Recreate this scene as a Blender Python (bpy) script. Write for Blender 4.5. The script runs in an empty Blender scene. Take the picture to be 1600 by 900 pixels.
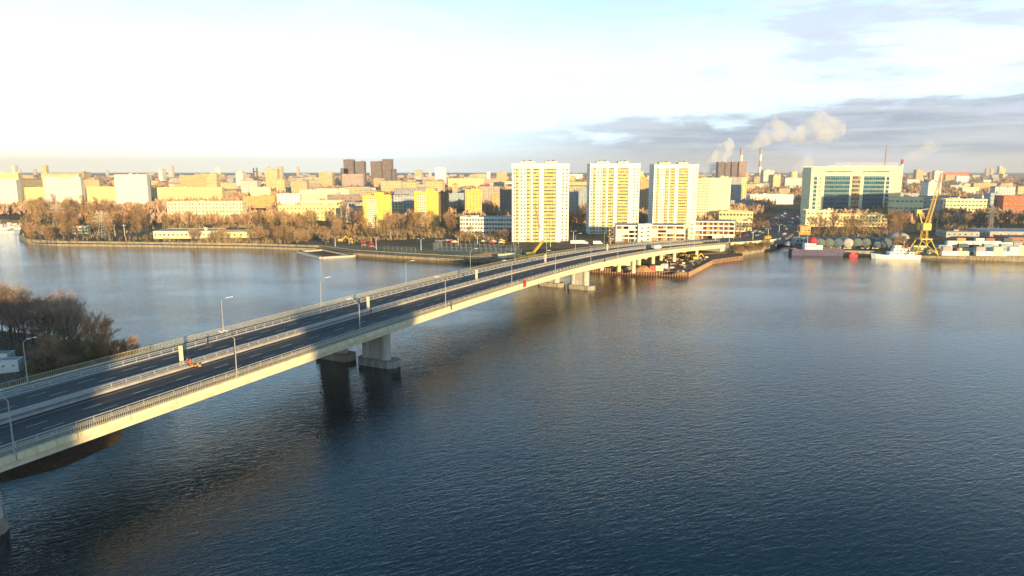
import bpy, math, random
from mathutils import Vector, Matrix
random.seed(7)
rnd = random.random
uni = random.uniform
S = bpy.context.scene
COL = S.collection
R = math.radians

# ------------------------------------------------------------------ camera, world, sun
F_, H_, P_ = 1081.0, 52.5, R(9.7)
cd = bpy.data.cameras.new('camera'); cam = bpy.data.objects.new('camera', cd); COL.objects.link(cam)
cam.location = (0, 0, H_); cam.rotation_euler = (math.pi/2 - P_, 0, 0)
cd.sensor_width = 36; cd.lens = 36*F_/1600; cd.clip_end = 60000; cd.clip_start = 1
S.camera = cam
SUN_AZ, SUN_EL = 157.0, 7.0
SD = Vector((math.sin(R(SUN_AZ))*math.cos(R(SUN_EL)), math.cos(R(SUN_AZ))*math.cos(R(SUN_EL)), math.sin(R(SUN_EL))))
sl = bpy.data.lights.new('sun', 'SUN'); so = bpy.data.objects.new('sun', sl); COL.objects.link(so)
sl.energy = 5.0; sl.angle = R(0.5); sl.color = (1.0, 0.72, 0.34)
so.rotation_euler = SD.to_track_quat('Z', 'Y').to_euler()
S.view_settings.view_transform = 'Standard'; S.view_settings.look = 'None'
S.view_settings.exposure = 0.95; S.view_settings.gamma = 1.0
S.cycles.max_bounces = 6; S.cycles.diffuse_bounces = 2; S.cycles.glossy_bounces = 3
S.cycles.volume_bounces = 4; S.cycles.transparent_max_bounces = 12
S.cycles.use_denoising = True
S.cycles.sample_clamp_indirect = 4

class NT:
    """tiny node-tree writer"""
    def __init__(s, tree): s.t = tree; s.n = tree.nodes; s.l = tree.links
    def add(s, kind, **kw):
        n = s.n.new(kind)
        for k, v in kw.items():
            if k.startswith('i_'):
                key = k[2:].replace('_', ' ')
                n.inputs[key].default_value = v
            else: setattr(n, k, v)
        return n
    def link(s, a, b): s.l.new(a, b)
    def math(s, op, a, b=None, c=None, clamp=False):
        n = s.n.new('ShaderNodeMath'); n.operation = op; n.use_clamp = clamp
        for i, v in enumerate((a, b, c)):
            if v is None: continue
            if isinstance(v, (int, float)): n.inputs[i].default_value = v
            else: s.l.new(v, n.inputs[i])
        return n.outputs[0]
    def ramp(s, v, a, b, lo=0.0, hi=1.0):
        n = s.n.new('ShaderNodeMapRange'); n.interpolation_type = 'SMOOTHSTEP'
        s.l.new(v, n.inputs[0])
        for i, x in enumerate((a, b, lo, hi)): n.inputs[i+1].default_value = x
        return n.outputs[0]
    def mix(s, f, a, b, mode='MIX'):
        n = s.n.new('ShaderNodeMix'); n.data_type = 'RGBA'; n.blend_type = mode
        for sock, v in ((n.inputs[0], f), (n.inputs[6], a), (n.inputs[7], b)):
            if isinstance(v, (int, float)): sock.default_value = v
            elif isinstance(v, tuple): sock.default_value = (*v[:3], 1)
            else: s.l.new(v, sock)
        return n.outputs[2]
    def noise(s, vec, scale, detail=3, rough=0.5, dist=0.0):
        n = s.n.new('ShaderNodeTexNoise'); n.inputs['Scale'].default_value = scale
        n.inputs['Detail'].default_value = detail; n.inputs['Roughness'].default_value = rough
        n.inputs['Distortion'].default_value = dist
        if vec is not None: s.l.new(vec, n.inputs['Vector'])
        return n.outputs[0]
    def mapping(s, vec, scale=(1, 1, 1), rot=(0, 0, 0), loc=(0, 0, 0)):
        n = s.n.new('ShaderNodeMapping'); s.l.new(vec, n.inputs[0])
        n.inputs['Scale'].default_value = scale; n.inputs['Rotation'].default_value = rot; n.inputs['Location'].default_value = loc
        return n.outputs[0]
    def comb(s, x, y, z):
        n = s.n.new('ShaderNodeCombineXYZ')
        for i, v in enumerate((x, y, z)):
            if isinstance(v, (int, float)): n.inputs[i].default_value = v
            else: s.l.new(v, n.inputs[i])
        return n.outputs[0]

W = bpy.data.worlds.new('World'); S.world = W; W.use_nodes = True
w = NT(W.node_tree); w.n.clear()
out = w.add('ShaderNodeOutputWorld'); bg = w.add('ShaderNodeBackground'); bg.inputs['Strength'].default_value = 0.082
sky = w.add('ShaderNodeTexSky', sky_type='NISHITA', sun_disc=False, sun_elevation=R(SUN_EL), sun_rotation=R(SUN_AZ), air_density=1.0, dust_density=1.2)
tc = w.add('ShaderNodeTexCoord'); sx = w.add('ShaderNodeSeparateXYZ'); w.link(tc.outputs['Generated'], sx.inputs[0])
X, Y, Z = sx.outputs
az = w.math('ARCTAN2', X, Y)                       # 0 straight ahead, positive to the right
cv = w.comb(w.math('MULTIPLY', az, 2.2), w.math('MULTIPLY', Z, 11.0), 0.0)
n1 = w.noise(cv, 1.5, 6, 0.55, 0.3)
n2 = w.noise(w.mapping(cv, (1.6, 2.2, 1), loc=(3.1, 1.7, 0)), 2.0, 6, 0.6, 0.5)
n3 = w.noise(w.mapping(cv, (0.7, 3.0, 1), loc=(7.0, 4.0, 0)), 2.2, 5, 0.6, 0.2)
# thin bright overcast that opens to blue higher up
veil = w.ramp(w.math('ADD', Z, w.math('MULTIPLY', w.math('SUBTRACT', n2, 0.5), 0.16)), 0.17, 0.46, 1.0, 0.0)
leftness = w.ramp(az, -0.9, 0.35, 1.0, 0.0)
veil_col = w.mix(leftness, (6.2, 8.0, 9.5), (5.9, 10.0, 12.8))
veil_col = w.mix(w.math('MULTIPLY', w.ramp(Z, 0.17, 0.30), leftness), veil_col, (3.6, 7.8, 11.0))
veil_col = w.mix(w.math('MULTIPLY', w.ramp(Z, 0.13, 0.22, 1.0, 0.0), w.ramp(az, -0.5, 0.3, 0.7, 0.3)), veil_col, (7.2, 9.6, 11.2))
low_warm = w.math('MULTIPLY', w.ramp(Z, 0.0, 0.075, 1.0, 0.0), w.ramp(az, -0.8, 0.25, 1.0, 0.15))
veil_col = w.mix(w.math('MULTIPLY', low_warm, 0.85), veil_col, (10.6, 8.7, 5.4))
cyan = w.math('MULTIPLY', w.ramp(Z, 0.13, 0.25), w.ramp(az, -0.25, 0.2))
veil_col = w.mix(w.math('MULTIPLY', cyan, 0.9), veil_col, (3.9, 6.2, 7.6))
veil_col = w.mix(w.math('MULTIPLY', w.ramp(n2, 0.50, 0.66), w.math('MULTIPLY', w.ramp(az, -0.1, 0.4), w.ramp(Z, 0.02, 0.12))), veil_col, (6.0, 6.5, 7.6))
base = w.mix(veil, w.mix(0.55, w.mix(1.0, sky.outputs[0], (0.5, 1.0, 1.5), 'MULTIPLY'), (0.45, 1.75, 2.9)), veil_col)
# broken slate cloud bank low on the right
cf = w.comb(w.math('MULTIPLY', az, 6.0), w.math('MULTIPLY', Z, 26.0), 2.0)
n4 = w.noise(cf, 1.4, 8, 0.62, 0.25)
top = w.math('ADD', w.ramp(az, -0.35, 0.60, 0.030, 0.092), w.math('ADD', w.math('MULTIPLY', w.math('SUBTRACT', n1, 0.5), 0.05), w.math('MULTIPLY', w.math('SUBTRACT', n4, 0.5), 0.13)))
bank = w.ramp(w.math('SUBTRACT', Z, top), -0.020, 0.010, 1.0, 0.0)
bank = w.math('MULTIPLY', bank, w.ramp(az, -0.20, 0.26))
bank_col = w.mix(w.ramp(w.math('ADD', w.math('MULTIPLY', n3, 0.6), w.math('MULTIPLY', n4, 0.4)), 0.40, 0.60), (2.0, 2.6, 3.4), (3.8, 4.2, 4.7))
bank_col = w.mix(w.ramp(Z, 0.0, 0.030, 0.7, 0.0), bank_col, (3.9, 3.6, 3.5))
base = w.mix(w.math('MULTIPLY', bank, 0.92), base, bank_col)
# loose small clouds higher up on the right
puff = w.math('MULTIPLY', w.ramp(w.math('ADD', w.math('MULTIPLY', n1, 0.5), w.math('MULTIPLY', n4, 0.5)), 0.485, 0.60), w.math('MULTIPLY', w.ramp(az, 0.02, 0.42), w.ramp(Z, 0.5, 0.25)))
base = w.mix(w.math('MULTIPLY', puff, 0.8), base, (4.4, 5.0, 6.2))
w.link(base, bg.inputs[0]); w.link(bg.outputs[0], out.inputs[0])

# ------------------------------------------------------------------ materials
def mat(name, col, rough=0.8, metal=0.0, noise=None, amount=0.25, bump=0.0, spec=0.5, rand=0.0):
    m = bpy.data.materials.new(name); m.use_nodes = True
    t = NT(m.node_tree); b = t.n['Principled BSDF']
    b.inputs['Roughness'].default_value = rough; b.inputs['Metallic'].default_value = metal
    b.inputs['Specular IOR Level'].default_value = spec
    src = None
    co = t.add('ShaderNodeTexCoord').outputs['Object']
    c = (*col, 1)
    if noise:
        nz = t.noise(co, noise, 5, 0.6)
        dark = tuple(x*(1-amount) for x in col); lite = tuple(min(1, x*(1+amount)) for x in col)
        src = t.mix(t.ramp(nz, 0.3, 0.7), dark, lite)
        if bump:
            bn = t.add('ShaderNodeBump'); bn.inputs['Strength'].default_value = bump
            t.link(nz, bn.inputs['Height']); t.link(bn.outputs[0], b.inputs['Normal'])
    if rand:
        oi = t.add('ShaderNodeObjectInfo').outputs['Random']
        hv = t.add('ShaderNodeHueSaturation')
        t.link(t.ramp(oi, 0, 1, 1-rand, 1+rand), hv.inputs['Value'])
        t.link(t.ramp(t.math('FRACT', t.math('MULTIPLY', oi, 7.3)), 0, 1, 0.5-rand*0.06, 0.5+rand*0.04), hv.inputs['Hue'])
        if src is not None: t.link(src, hv.inputs['Color'])
        else: hv.inputs['Color'].default_value = c
        src = hv.outputs[0]
    if src is not None: t.link(src, b.inputs['Base Color'])
    else: b.inputs['Base Color'].default_value = c
    return m

def mat_streaks(name, col, col2, rough=0.85, sx_=1.2, sz=0.15):
    """concrete or metal with vertical rain streaks"""
    m = bpy.data.materials.new(name); m.use_nodes = True
    t = NT(m.node_tree); b = t.n['Principled BSDF']; b.inputs['Roughness'].default_value = rough
    co = t.add('ShaderNodeTexCoord').outputs['Object']
    a = t.noise(t.mapping(co, (sx_, sx_, sz)), 1.5, 5, 0.65); c = t.noise(co, 0.6, 4, 0.6)
    f = t.ramp(t.math('ADD', t.math('MULTIPLY', a, 0.7), t.math('MULTIPLY', c, 0.3)), 0.38, 0.62)
    t.link(t.mix(f, col2, col), b.inputs['Base Color'])
    return m

def mat_facade(name, wall, glass=(0.05, 0.06, 0.08), px=3.4, pz=3.0, wx=0.58, wz=0.55, rough=0.8, rand=0.15):
    """distant wall with a procedural window grid in metres"""
    m = bpy.data.materials.new(name); m.use_nodes = True
    t = NT(m.node_tree); b = t.n['Principled BSDF']
    co = t.add('ShaderNodeTexCoord').outputs['Object']; s = t.add('ShaderNodeSeparateXYZ'); t.link(co, s.inputs[0])
    g = t.add('ShaderNodeNewGeometry'); tn = t.add('ShaderNodeTexCoord'); nn = t.add('ShaderNodeSeparateXYZ'); t.link(tn.outputs['Normal'], nn.inputs[0])
    side = t.math('GREATER_THAN', t.math('ABSOLUTE', nn.outputs[0]), 0.7)
    u = t.math('ADD', t.math('MULTIPLY', s.outputs[1], side), t.math('MULTIPLY', s.outputs[0], t.math('SUBTRACT', 1.0, side)))
    fu = t.math('FRACT', t.math('DIVIDE', t.math('ADD', u, 400.0), px)); fz = t.math('FRACT', t.math('DIVIDE', t.math('SUBTRACT', s.outputs[2], 0.6), pz))
    mu = t.math('LESS_THAN', t.math('ABSOLUTE', t.math('SUBTRACT', fu, 0.5)), wx/2)
    mz = t.math('LESS_THAN', t.math('ABSOLUTE', t.math('SUBTRACT', fz, 0.5)), wz/2)
    up = t.math('LESS_THAN', t.math('ABSOLUTE', nn.outputs[2]), 0.5)
    mk = t.math('MULTIPLY', t.math('MULTIPLY', mu, mz), up)
    cell = t.comb(t.math('FLOOR', t.math('DIVIDE', u, px)), t.math('FLOOR', t.math('DIVIDE', s.outputs[2], pz)), 0)
    wn = t.add('ShaderNodeTexWhiteNoise'); t.link(cell, wn.inputs[0])
    gl = t.mix(wn.outputs['Value'], glass, tuple(x*5 for x in glass))
    nz = t.noise(co, 0.15, 4, 0.6)
    wl = t.mix(t.ramp(nz, 0.3, 0.7), tuple(x*0.82 for x in wall), wall)
    hv = t.add('ShaderNodeHueSaturation'); oi = t.add('ShaderNodeObjectInfo').outputs['Random']
    t.link(t.ramp(oi, 0, 1, 1-rand, 1+rand), hv.inputs['Value']); t.link(wl, hv.inputs['Color'])
    t.link(t.mix(mk, hv.outputs[0], gl), b.inputs['Base Color'])
    t.link(t.ramp(mk, 0, 1, rough, 0.15), b.inputs['Roughness'])
    return m

def mat_glass(name, dark, lite, rough=0.08):
    m = bpy.data.materials.new(name); m.use_nodes = True
    t = NT(m.node_tree); b = t.n['Principled BSDF']; b.inputs['Roughness'].default_value = rough
    oi = t.add('ShaderNodeObjectInfo').outputs['Random']; ri = t.add('ShaderNodeNewGeometry').outputs['Random Per Island']
    v = t.math('FRACT', t.math('ADD', t.math('MULTIPLY', oi, 5.7), t.math('MULTIPLY', ri, 3.1)))
    t.link(t.mix(t.math('POWER', v, 3.0), dark, lite), b.inputs['Base Color'])
    return m

M = {}
M['concrete'] = mat_streaks('concrete', (0.54, 0.52, 0.48), (0.40, 0.385, 0.355))
M['footing'] = mat_streaks('footing_concrete', (0.46, 0.42, 0.35), (0.22, 0.195, 0.16), sx_=1.6, sz=0.1)
M['fascia'] = mat_streaks('painted_girder', (0.84, 0.76, 0.52), (0.64, 0.57, 0.38), 0.6, 0.7, 0.12)
M['girder'] = mat_streaks('girder_steel', (0.72, 0.65, 0.46), (0.58, 0.52, 0.37), 0.6, 0.3, 0.3)
M['asphalt'] = mat('asphalt', (0.036, 0.034, 0.040), 0.85, noise=0.5, amount=0.22)
def mat_deck():
    m = bpy.data.materials.new('deck_asphalt'); m.use_nodes = True
    t = NT(m.node_tree); b = t.n['Principled BSDF']; b.inputs['Roughness'].default_value = 0.8
    co = t.add('ShaderNodeTexCoord').outputs['Object']
    lane = t.noise(t.mapping(t.mapping(co, rot=(0, 0, R(-62))), (0.012, 1.1, 1)), 1.0, 3, 0.6)
    patch = t.noise(co, 0.09, 5, 0.65); fine = t.noise(co, 3.0, 3, 0.6)
    k = t.mix(t.ramp(lane, 0.38, 0.62), (0.038, 0.036, 0.042), (0.066, 0.060, 0.062))
    k = t.mix(t.math('MULTIPLY', t.ramp(patch, 0.5, 0.7), 0.6), k, (0.070, 0.063, 0.060))
    k = t.mix(t.math('MULTIPLY', t.ramp(fine, 0.45, 0.7), 0.25), k, (0.02, 0.018, 0.02))
    t.link(k, b.inputs['Base Color']); return m
M['asphalt'] = mat_deck()
M['asphalt_old'] = mat('old_asphalt', (0.075, 0.072, 0.075), 0.9, noise=0.08, amount=0.3)
M['sidewalk'] = mat('sidewalk', (0.22, 0.205, 0.19), 0.9, noise=0.8, amount=0.2)
M['median'] = mat('median_concrete', (0.40, 0.39, 0.41), 0.8, noise=0.7, amount=0.14)
M['galv'] = mat('galvanised_steel', (0.48, 0.47, 0.45), 0.45, 0.4, noise=2.0, amount=0.15)
M['fence'] = mat('fence_paint', (0.46, 0.39, 0.24), 0.6, noise=1.5, amount=0.15)
M['mark'] = mat('road_paint', (0.42, 0.42, 0.41), 0.7, noise=3.0, amount=0.15)
M['lampmetal'] = mat('lamp_metal', (0.42, 0.41, 0.38), 0.5, 0.3)
M['lamphead'] = mat('lamp_head', (0.80, 0.80, 0.78), 0.4)
M['white'] = mat('white_paint', (0.78, 0.76, 0.70), 0.7, noise=0.3, amount=0.07)
M['panelwhite'] = mat('white_panel', (0.76, 0.74, 0.67), 0.75, noise=0.12, amount=0.09)
M['cream'] = mat('cream_render', (0.72, 0.58, 0.28), 0.85, noise=0.15, amount=0.12)
M['palecream'] = mat('pale_cream', (0.76, 0.69, 0.43), 0.85, noise=0.15, amount=0.09)
M['yellowbrick'] = mat('yellow_brick', (0.66, 0.45, 0.10), 0.85, noise=0.3, amount=0.14)
M['balyellow'] = mat('balcony_yellow', (0.78, 0.57, 0.11), 0.7, noise=0.4, amount=0.12)
M['orange'] = mat('orange_render', (0.62, 0.34, 0.11), 0.85, noise=0.2, amount=0.15)
M['redbrick'] = mat('red_brick', (0.42, 0.15, 0.08), 0.9, noise=0.5, amount=0.2)
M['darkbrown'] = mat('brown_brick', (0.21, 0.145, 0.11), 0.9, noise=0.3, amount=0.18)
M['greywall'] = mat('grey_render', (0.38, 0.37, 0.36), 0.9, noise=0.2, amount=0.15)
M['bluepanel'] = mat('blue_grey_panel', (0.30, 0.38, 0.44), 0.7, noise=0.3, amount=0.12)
M['rooffelt'] = mat('roof_felt', (0.13, 0.12, 0.12), 0.95, noise=0.15, amount=0.35)
M['roofgrey'] = mat('grey_roof', (0.30, 0.30, 0.32), 0.8, noise=0.2, amount=0.25)
M['roofblue'] = mat('blue_roof', (0.20, 0.27, 0.35), 0.6, noise=0.2, amount=0.2)
M['glass'] = mat_glass('window_glass', (0.025, 0.03, 0.04), (0.30, 0.29, 0.26))
M['teal'] = mat_glass('teal_glass', (0.010, 0.075, 0.12), (0.03, 0.16, 0.22), 0.05)
M['spandrel'] = mat('spandrel_glass', (0.035, 0.13, 0.17), 0.2, noise=0.2, amount=0.2)
M['frame'] = mat('window_frame', (0.70, 0.68, 0.62), 0.6)
M['darkhole'] = mat('dark_interior', (0.05, 0.04, 0.035), 0.9)
M['rust'] = mat_streaks('rusty_steel', (0.22, 0.115, 0.07), (0.13, 0.06, 0.035), 0.9, 2.0, 0.2)
M['rustlite'] = mat('rusty_steel_rib', (0.36, 0.23, 0.15), 0.9, noise=1.0, amount=0.3)
M['quay'] = mat_streaks('quay_stone', (0.40, 0.34, 0.24), (0.20, 0.165, 0.12), 0.9, 0.7, 0.2)
M['sand'] = mat('sand', (0.42, 0.25, 0.11), 1.0, noise=0.5, amount=0.25)
M['trunk'] = mat('bark', (0.105, 0.075, 0.05), 0.95, noise=1.0, amount=0.3, rand=0.2)
M['twig'] = mat('bare_twigs', (0.40, 0.265, 0.145), 0.9, rand=0.28, noise=0.25, amount=0.3, spec=0.1)
M['twigred'] = mat('reddish_twigs', (0.55, 0.28, 0.15), 0.9, rand=0.12, noise=0.3, amount=0.3, spec=0.1)
M['twigdark'] = mat('dark_twigs', (0.36, 0.245, 0.175), 0.9, rand=0.3, noise=0.3, amount=0.3, spec=0.1)
M['shrub'] = mat('olive_shrub', (0.22, 0.17, 0.07), 0.9, rand=0.25, noise=0.4, amount=0.3, spec=0.1)
M['craneyellow'] = mat('crane_yellow', (0.62, 0.43, 0.06), 0.5, noise=0.6, amount=0.15)
M['red'] = mat('red_paint', (0.55, 0.035, 0.05), 0.55, noise=0.6, amount=0.12)
M['orangepaint'] = mat('orange_paint', (0.72, 0.24, 0.05), 0.6)
M['purple'] = mat('purple_hull', (0.07, 0.065, 0.14), 0.6, noise=0.3, amount=0.2)
M['darkmetal'] = mat('dark_metal', (0.07, 0.065, 0.06), 0.6, noise=1.0, amount=0.3)
M['tankgreen'] = mat_streaks('tank_green', (0.12, 0.16, 0.15), (0.07, 0.10, 0.095), 0.7, 1.0, 0.4)
M['tankblue'] = mat_streaks('tank_blue', (0.09, 0.14, 0.19), (0.05, 0.08, 0.11), 0.7, 1.0, 0.4)
M['green'] = mat('green_paint', (0.05, 0.20, 0.09), 0.7)
M['lawn'] = mat('winter_lawn', (0.13, 0.13, 0.06), 1.0, noise=0.05, amount=0.4)
M['skin'] = mat('skin', (0.5, 0.32, 0.23), 0.6)
M['cloth_dark'] = mat('dark_cloth', (0.03, 0.03, 0.045), 0.9)
M['cloth_orange'] = mat('orange_vest', (0.42, 0.13, 0.05), 0.8)
M['bandred'] = mat('chimney_band', (0.42, 0.25, 0.20), 0.8, noise=0.05, amount=0.15)
M['fc_cream'] = mat_facade('facade_cream', (0.68, 0.52, 0.22))
M['fc_white'] = mat_facade('facade_white', (0.74, 0.71, 0.64), wx=0.45)
M['fc_yellow'] = mat_facade('facade_yellow', (0.62, 0.43, 0.15))
M['fc_pink'] = mat_facade('facade_pink', (0.50, 0.36, 0.28))
M['fc_brick'] = mat_facade('facade_brick', (0.33, 0.19, 0.13))
M['fc_grey'] = mat_facade('facade_grey', (0.40, 0.39, 0.38))
M['fc_brown'] = mat_facade('facade_brown', (0.16, 0.10, 0.075), px=4.2, pz=3.1, wx=0.34, wz=0.8)
M['fc_plain'] = mat_facade('facade_plain', (0.68, 0.60, 0.42), px=6, pz=5, wx=0.7, wz=0.25)

def mat_ground():
    m = bpy.data.materials.new('city_ground'); m.use_nodes = True
    t = NT(m.node_tree); b = t.n['Principled BSDF']; b.inputs['Roughness'].default_value = 1.0; b.inputs['Specular IOR Level'].default_value = 0.1
    co = t.add('ShaderNodeTexCoord').outputs['Object']
    a = t.noise(co, 0.012, 5, 0.6); c = t.noise(co, 0.1, 5, 0.65); d = t.noise(co, 0.9, 3, 0.6)
    k = t.mix(t.ramp(a, 0.42, 0.58), (0.095, 0.088, 0.045), (0.17, 0.125, 0.075))
    k = t.mix(t.math('MULTIPLY', t.ramp(c, 0.5, 0.68), 0.75), k, (0.20, 0.18, 0.15))
    k = t.mix(t.math('MULTIPLY', t.ramp(d, 0.45, 0.7), 0.45), k, (0.035, 0.028, 0.02))
    t.link(k, b.inputs['Base Color']); return m
M['ground'] = mat_ground()

def mat_mud():
    m = bpy.data.materials.new('bank_mud'); m.use_nodes = True
    t = NT(m.node_tree); b = t.n['Principled BSDF']; b.inputs['Roughness'].default_value = 1.0
    co = t.add('ShaderNodeTexCoord').outputs['Object']
    a = t.noise(co, 0.15, 6, 0.65); c = t.noise(co, 1.1, 5, 0.7)
    k = t.mix(t.ramp(a, 0.35, 0.65), (0.12, 0.072, 0.042), (0.065, 0.055, 0.035))
    k = t.mix(t.math('MULTIPLY', t.ramp(c, 0.5, 0.72), 0.7), k, (0.19, 0.165, 0.14))
    bn = t.add('ShaderNodeBump'); bn.inputs['Strength'].default_value = 0.6; bn.inputs['Distance'].default_value = 0.5
    t.link(c, bn.inputs['Height']); t.link(bn.outputs[0], b.inputs['Normal'])
    t.link(k, b.inputs['Base Color']); return m
M['mud'] = mat_mud()

def mat_water():
    m = bpy.data.materials.new('river_water'); m.use_nodes = True
    t = NT(m.node_tree); b = t.n['Principled BSDF']
    b.inputs['Base Color'].default_value = (0.0015, 0.012, 0.018, 1); b.inputs['IOR'].default_value = 1.48
    b.inputs['Roughness'].default_value = 0.05
    co = t.add('ShaderNodeTexCoord').outputs['Object']
    def wv(ang, sx_, sy_, det, dist): return t.noise(t.mapping(t.mapping(co, rot=(0, 0, R(-ang))), (sx_, sy_, 1)), 1.0, det, 0.55, dist)
    a = wv(27, 0.42, 1.25, 3, 0.6); c = wv(12, 0.20, 0.55, 3, 0.5); e = wv(42, 1.5, 3.4, 2, 0.4)
    g = t.noise(t.mapping(co, (1, 2.4, 1), (0, 0, R(-20))), 0.009, 4, 0.6)
    h = t.math('ADD', t.math('ADD', t.math('MULTIPLY', a, 0.62), t.math('MULTIPLY', c, 0.38)), t.math('MULTIPLY', e, 0.30))
    bn = t.add('ShaderNodeBump'); bn.inputs['Distance'].default_value = 0.22
    t.link(t.ramp(g, 0.36, 0.62, 0.55, 1.0), bn.inputs['Strength'])
    t.link(h, bn.inputs['Height']); t.link(bn.outputs[0], b.inputs['Normal'])
    return m
M['water'] = mat_water()

# ------------------------------------------------------------------ geometry helpers
CP, SP = math.cos(P_), math.sin(P_)
def ray(x, y):
    dx = (x-800)/F_; dy = -(y-450)/F_
    return Vector((dx, CP+dy*SP, -SP+dy*CP))
def at(x, y, z=3.0):
    d = ray(x, y); t = (z-H_)/d.z
    return Vector((d.x*t, d.y*t, z))
def z_at(x, y, Yd):
    d = ray(x, y); return H_ + d.z*Yd/d.y
def px_of(p):
    z = p[2]-H_; f = p[1]*CP - z*SP; u = p[1]*SP+z*CP
    return 800+F_*p[0]/f, 450-F_*u/f

class MB:
    def __init__(s): s.v = []; s.f = []; s.m = []
    def add(s, vs, fs, m=0):
        k = len(s.v); s.v += [tuple(v) for v in vs]; s.f += [tuple(i+k for i in f) for f in fs]; s.m += [m]*len(fs)
        return s
    def box(s, x0, x1, y0, y1, z0, z1, m=0):
        return s.add([(x0,y0,z0),(x1,y0,z0),(x1,y1,z0),(x0,y1,z0),(x0,y0,z1),(x1,y0,z1),(x1,y1,z1),(x0,y1,z1)],
            [(0,3,2,1),(4,5,6,7),(0,1,5,4),(1,2,6,5),(2,3,7,6),(3,0,4,7)], m)
    def tube(s, p, q, r0, r1=None, n=6, m=0, caps=True):
        p = Vector(p); q = Vector(q); r1 = r0 if r1 is None else r1
        d = (q-p); d = d.normalized() if d.length > 1e-6 else Vector((0,0,1))
        a = d.orthogonal().normalized(); b = d.cross(a)
        vs = [p+(a*math.cos(2*math.pi*i/n)+b*math.sin(2*math.pi*i/n))*r0 for i in range(n)]
        vs += [q+(a*math.cos(2*math.pi*i/n)+b*math.sin(2*math.pi*i/n))*r1 for i in range(n)]
        fs = [(i, (i+1)%n, n+(i+1)%n, n+i) for i in range(n)]
        if caps: fs += [tuple(range(n-1,-1,-1)), tuple(range(n, 2*n))]
        return s.add(vs, fs, m)
    def beam(s, p, q, w, h, m=0):
        """rectangular bar from p to q, w across, h high"""
        p = Vector(p); q = Vector(q); d = (q-p).normalized()
        a = Vector((0,0,1)).cross(d); a = a.normalized() if a.length > 1e-4 else Vector((1,0,0)); b = d.cross(a)
        vs = [c+a*i*w/2+b*j*h/2 for c in (p, q) for i, j in ((-1,-1),(1,-1),(1,1),(-1,1))]
        return s.add(vs, [(0,1,2,3),(7,6,5,4),(0,4,5,1),(1,5,6,2),(2,6,7,3),(3,7,4,0)], m)
    def prism(s, poly, z0, z1, m=0, cap=True):
        n = len(poly)
        ar = sum(poly[i][0]*poly[(i+1)%n][1]-poly[(i+1)%n][0]*poly[i][1] for i in range(n))
        if ar < 0: poly = poly[::-1]
        vs = [(p[0],p[1],z0) for p in poly]+[(p[0],p[1],z1) for p in poly]
        fs = [(i,(i+1)%n,n+(i+1)%n,n+i) for i in range(n)]
        if cap: fs += [tuple(range(n,2*n))]
        return s.add(vs, fs, m)
    def lathe(s, prof, c=(0,0), n=16, m=0):
        vs = []; fs = []
        for r, z in prof:
            vs += [(c[0]+r*math.cos(2*math.pi*i/n), c[1]+r*math.sin(2*math.pi*i/n), z) for i in range(n)]
        for k in range(len(prof)-1):
            fs += [(k*n+i, k*n+(i+1)%n, (k+1)*n+(i+1)%n, (k+1)*n+i) for i in range(n)]
        fs.append(tuple(range((len(prof)-1)*n, len(prof)*n)))
        return s.add(vs, fs, m)
    def merge(s, o, mtx):
        k = len(s.v); s.v += [tuple(mtx @ Vector(v)) for v in o.v]; s.f += [tuple(i+k for i in f) for f in o.f]; s.m += o.m
        return s
    def mesh(s, name, mats, smooth=False):
        me = bpy.data.meshes.new(name); me.from_pydata(s.v, [], s.f); me.validate()
        for mm in (mats if isinstance(mats, (list, tuple)) else [mats]): me.materials.append(M[mm] if isinstance(mm, str) else mm)
        if len(me.polygons) == len(s.m): me.polygons.foreach_set('material_index', s.m)
        if smooth: me.polygons.foreach_set('use_smooth', [True]*len(me.polygons))
        me.update(); return me
    def build(s, name, mats, parent=None, smooth=False, loc=None, rz=0.0):
        o = bpy.data.objects.new(name, s.mesh(name, mats, smooth)); COL.objects.link(o)
        if parent is not None: o.parent = parent
        if loc is not None: o.location = loc
        o.rotation_euler[2] = rz
        return o

def tag(o, label=None, cat=None, group=None, kind=None):
    if label: o['label'] = label
    if cat: o['category'] = cat
    if group: o['group'] = group
    if kind: o['kind'] = kind
    return o
def thing(name, label, cat, loc=(0,0,0), rz=0.0, group=None):
    o = bpy.data.objects.new(name, None); COL.objects.link(o); o.empty_display_size = 0.5
    o.location = loc; o.rotation_euler = (0,0,rz)
    return tag(o, label, cat, group)
def child(me, name, parent, loc=(0,0,0), rz=0.0):
    o = bpy.data.objects.new(name, me); COL.objects.link(o); o.parent = parent
    o.location = loc; o.rotation_euler[2] = rz; return o
def dup(o, loc=None, rz=None, label=None, group=None, scale=None):
    def cp(a, par):
        c = a.copy(); COL.objects.link(c)
        if par is not None: c.parent = par
        for ch in a.children: cp(ch, c)
        return c
    r = cp(o, None)
    if loc is not None: r.location = loc
    if rz is not None: r.rotation_euler[2] = rz
    if scale is not None: r.scale = (scale,)*3 if isinstance(scale, (int, float)) else scale
    if label: r['label'] = label
    if group: r['group'] = group
    return r

# ------------------------------------------------------------------ water and land
m_ = MB(); m_.add([(-9000,-2500,0),(9000,-2500,0),(9000,2500,0),(-9000,2500,0)], [(0,1,2,3)])
tag(m_.build('water', 'water'), 'wide dark blue river with fine wind ripples', 'river', kind='structure')

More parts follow.
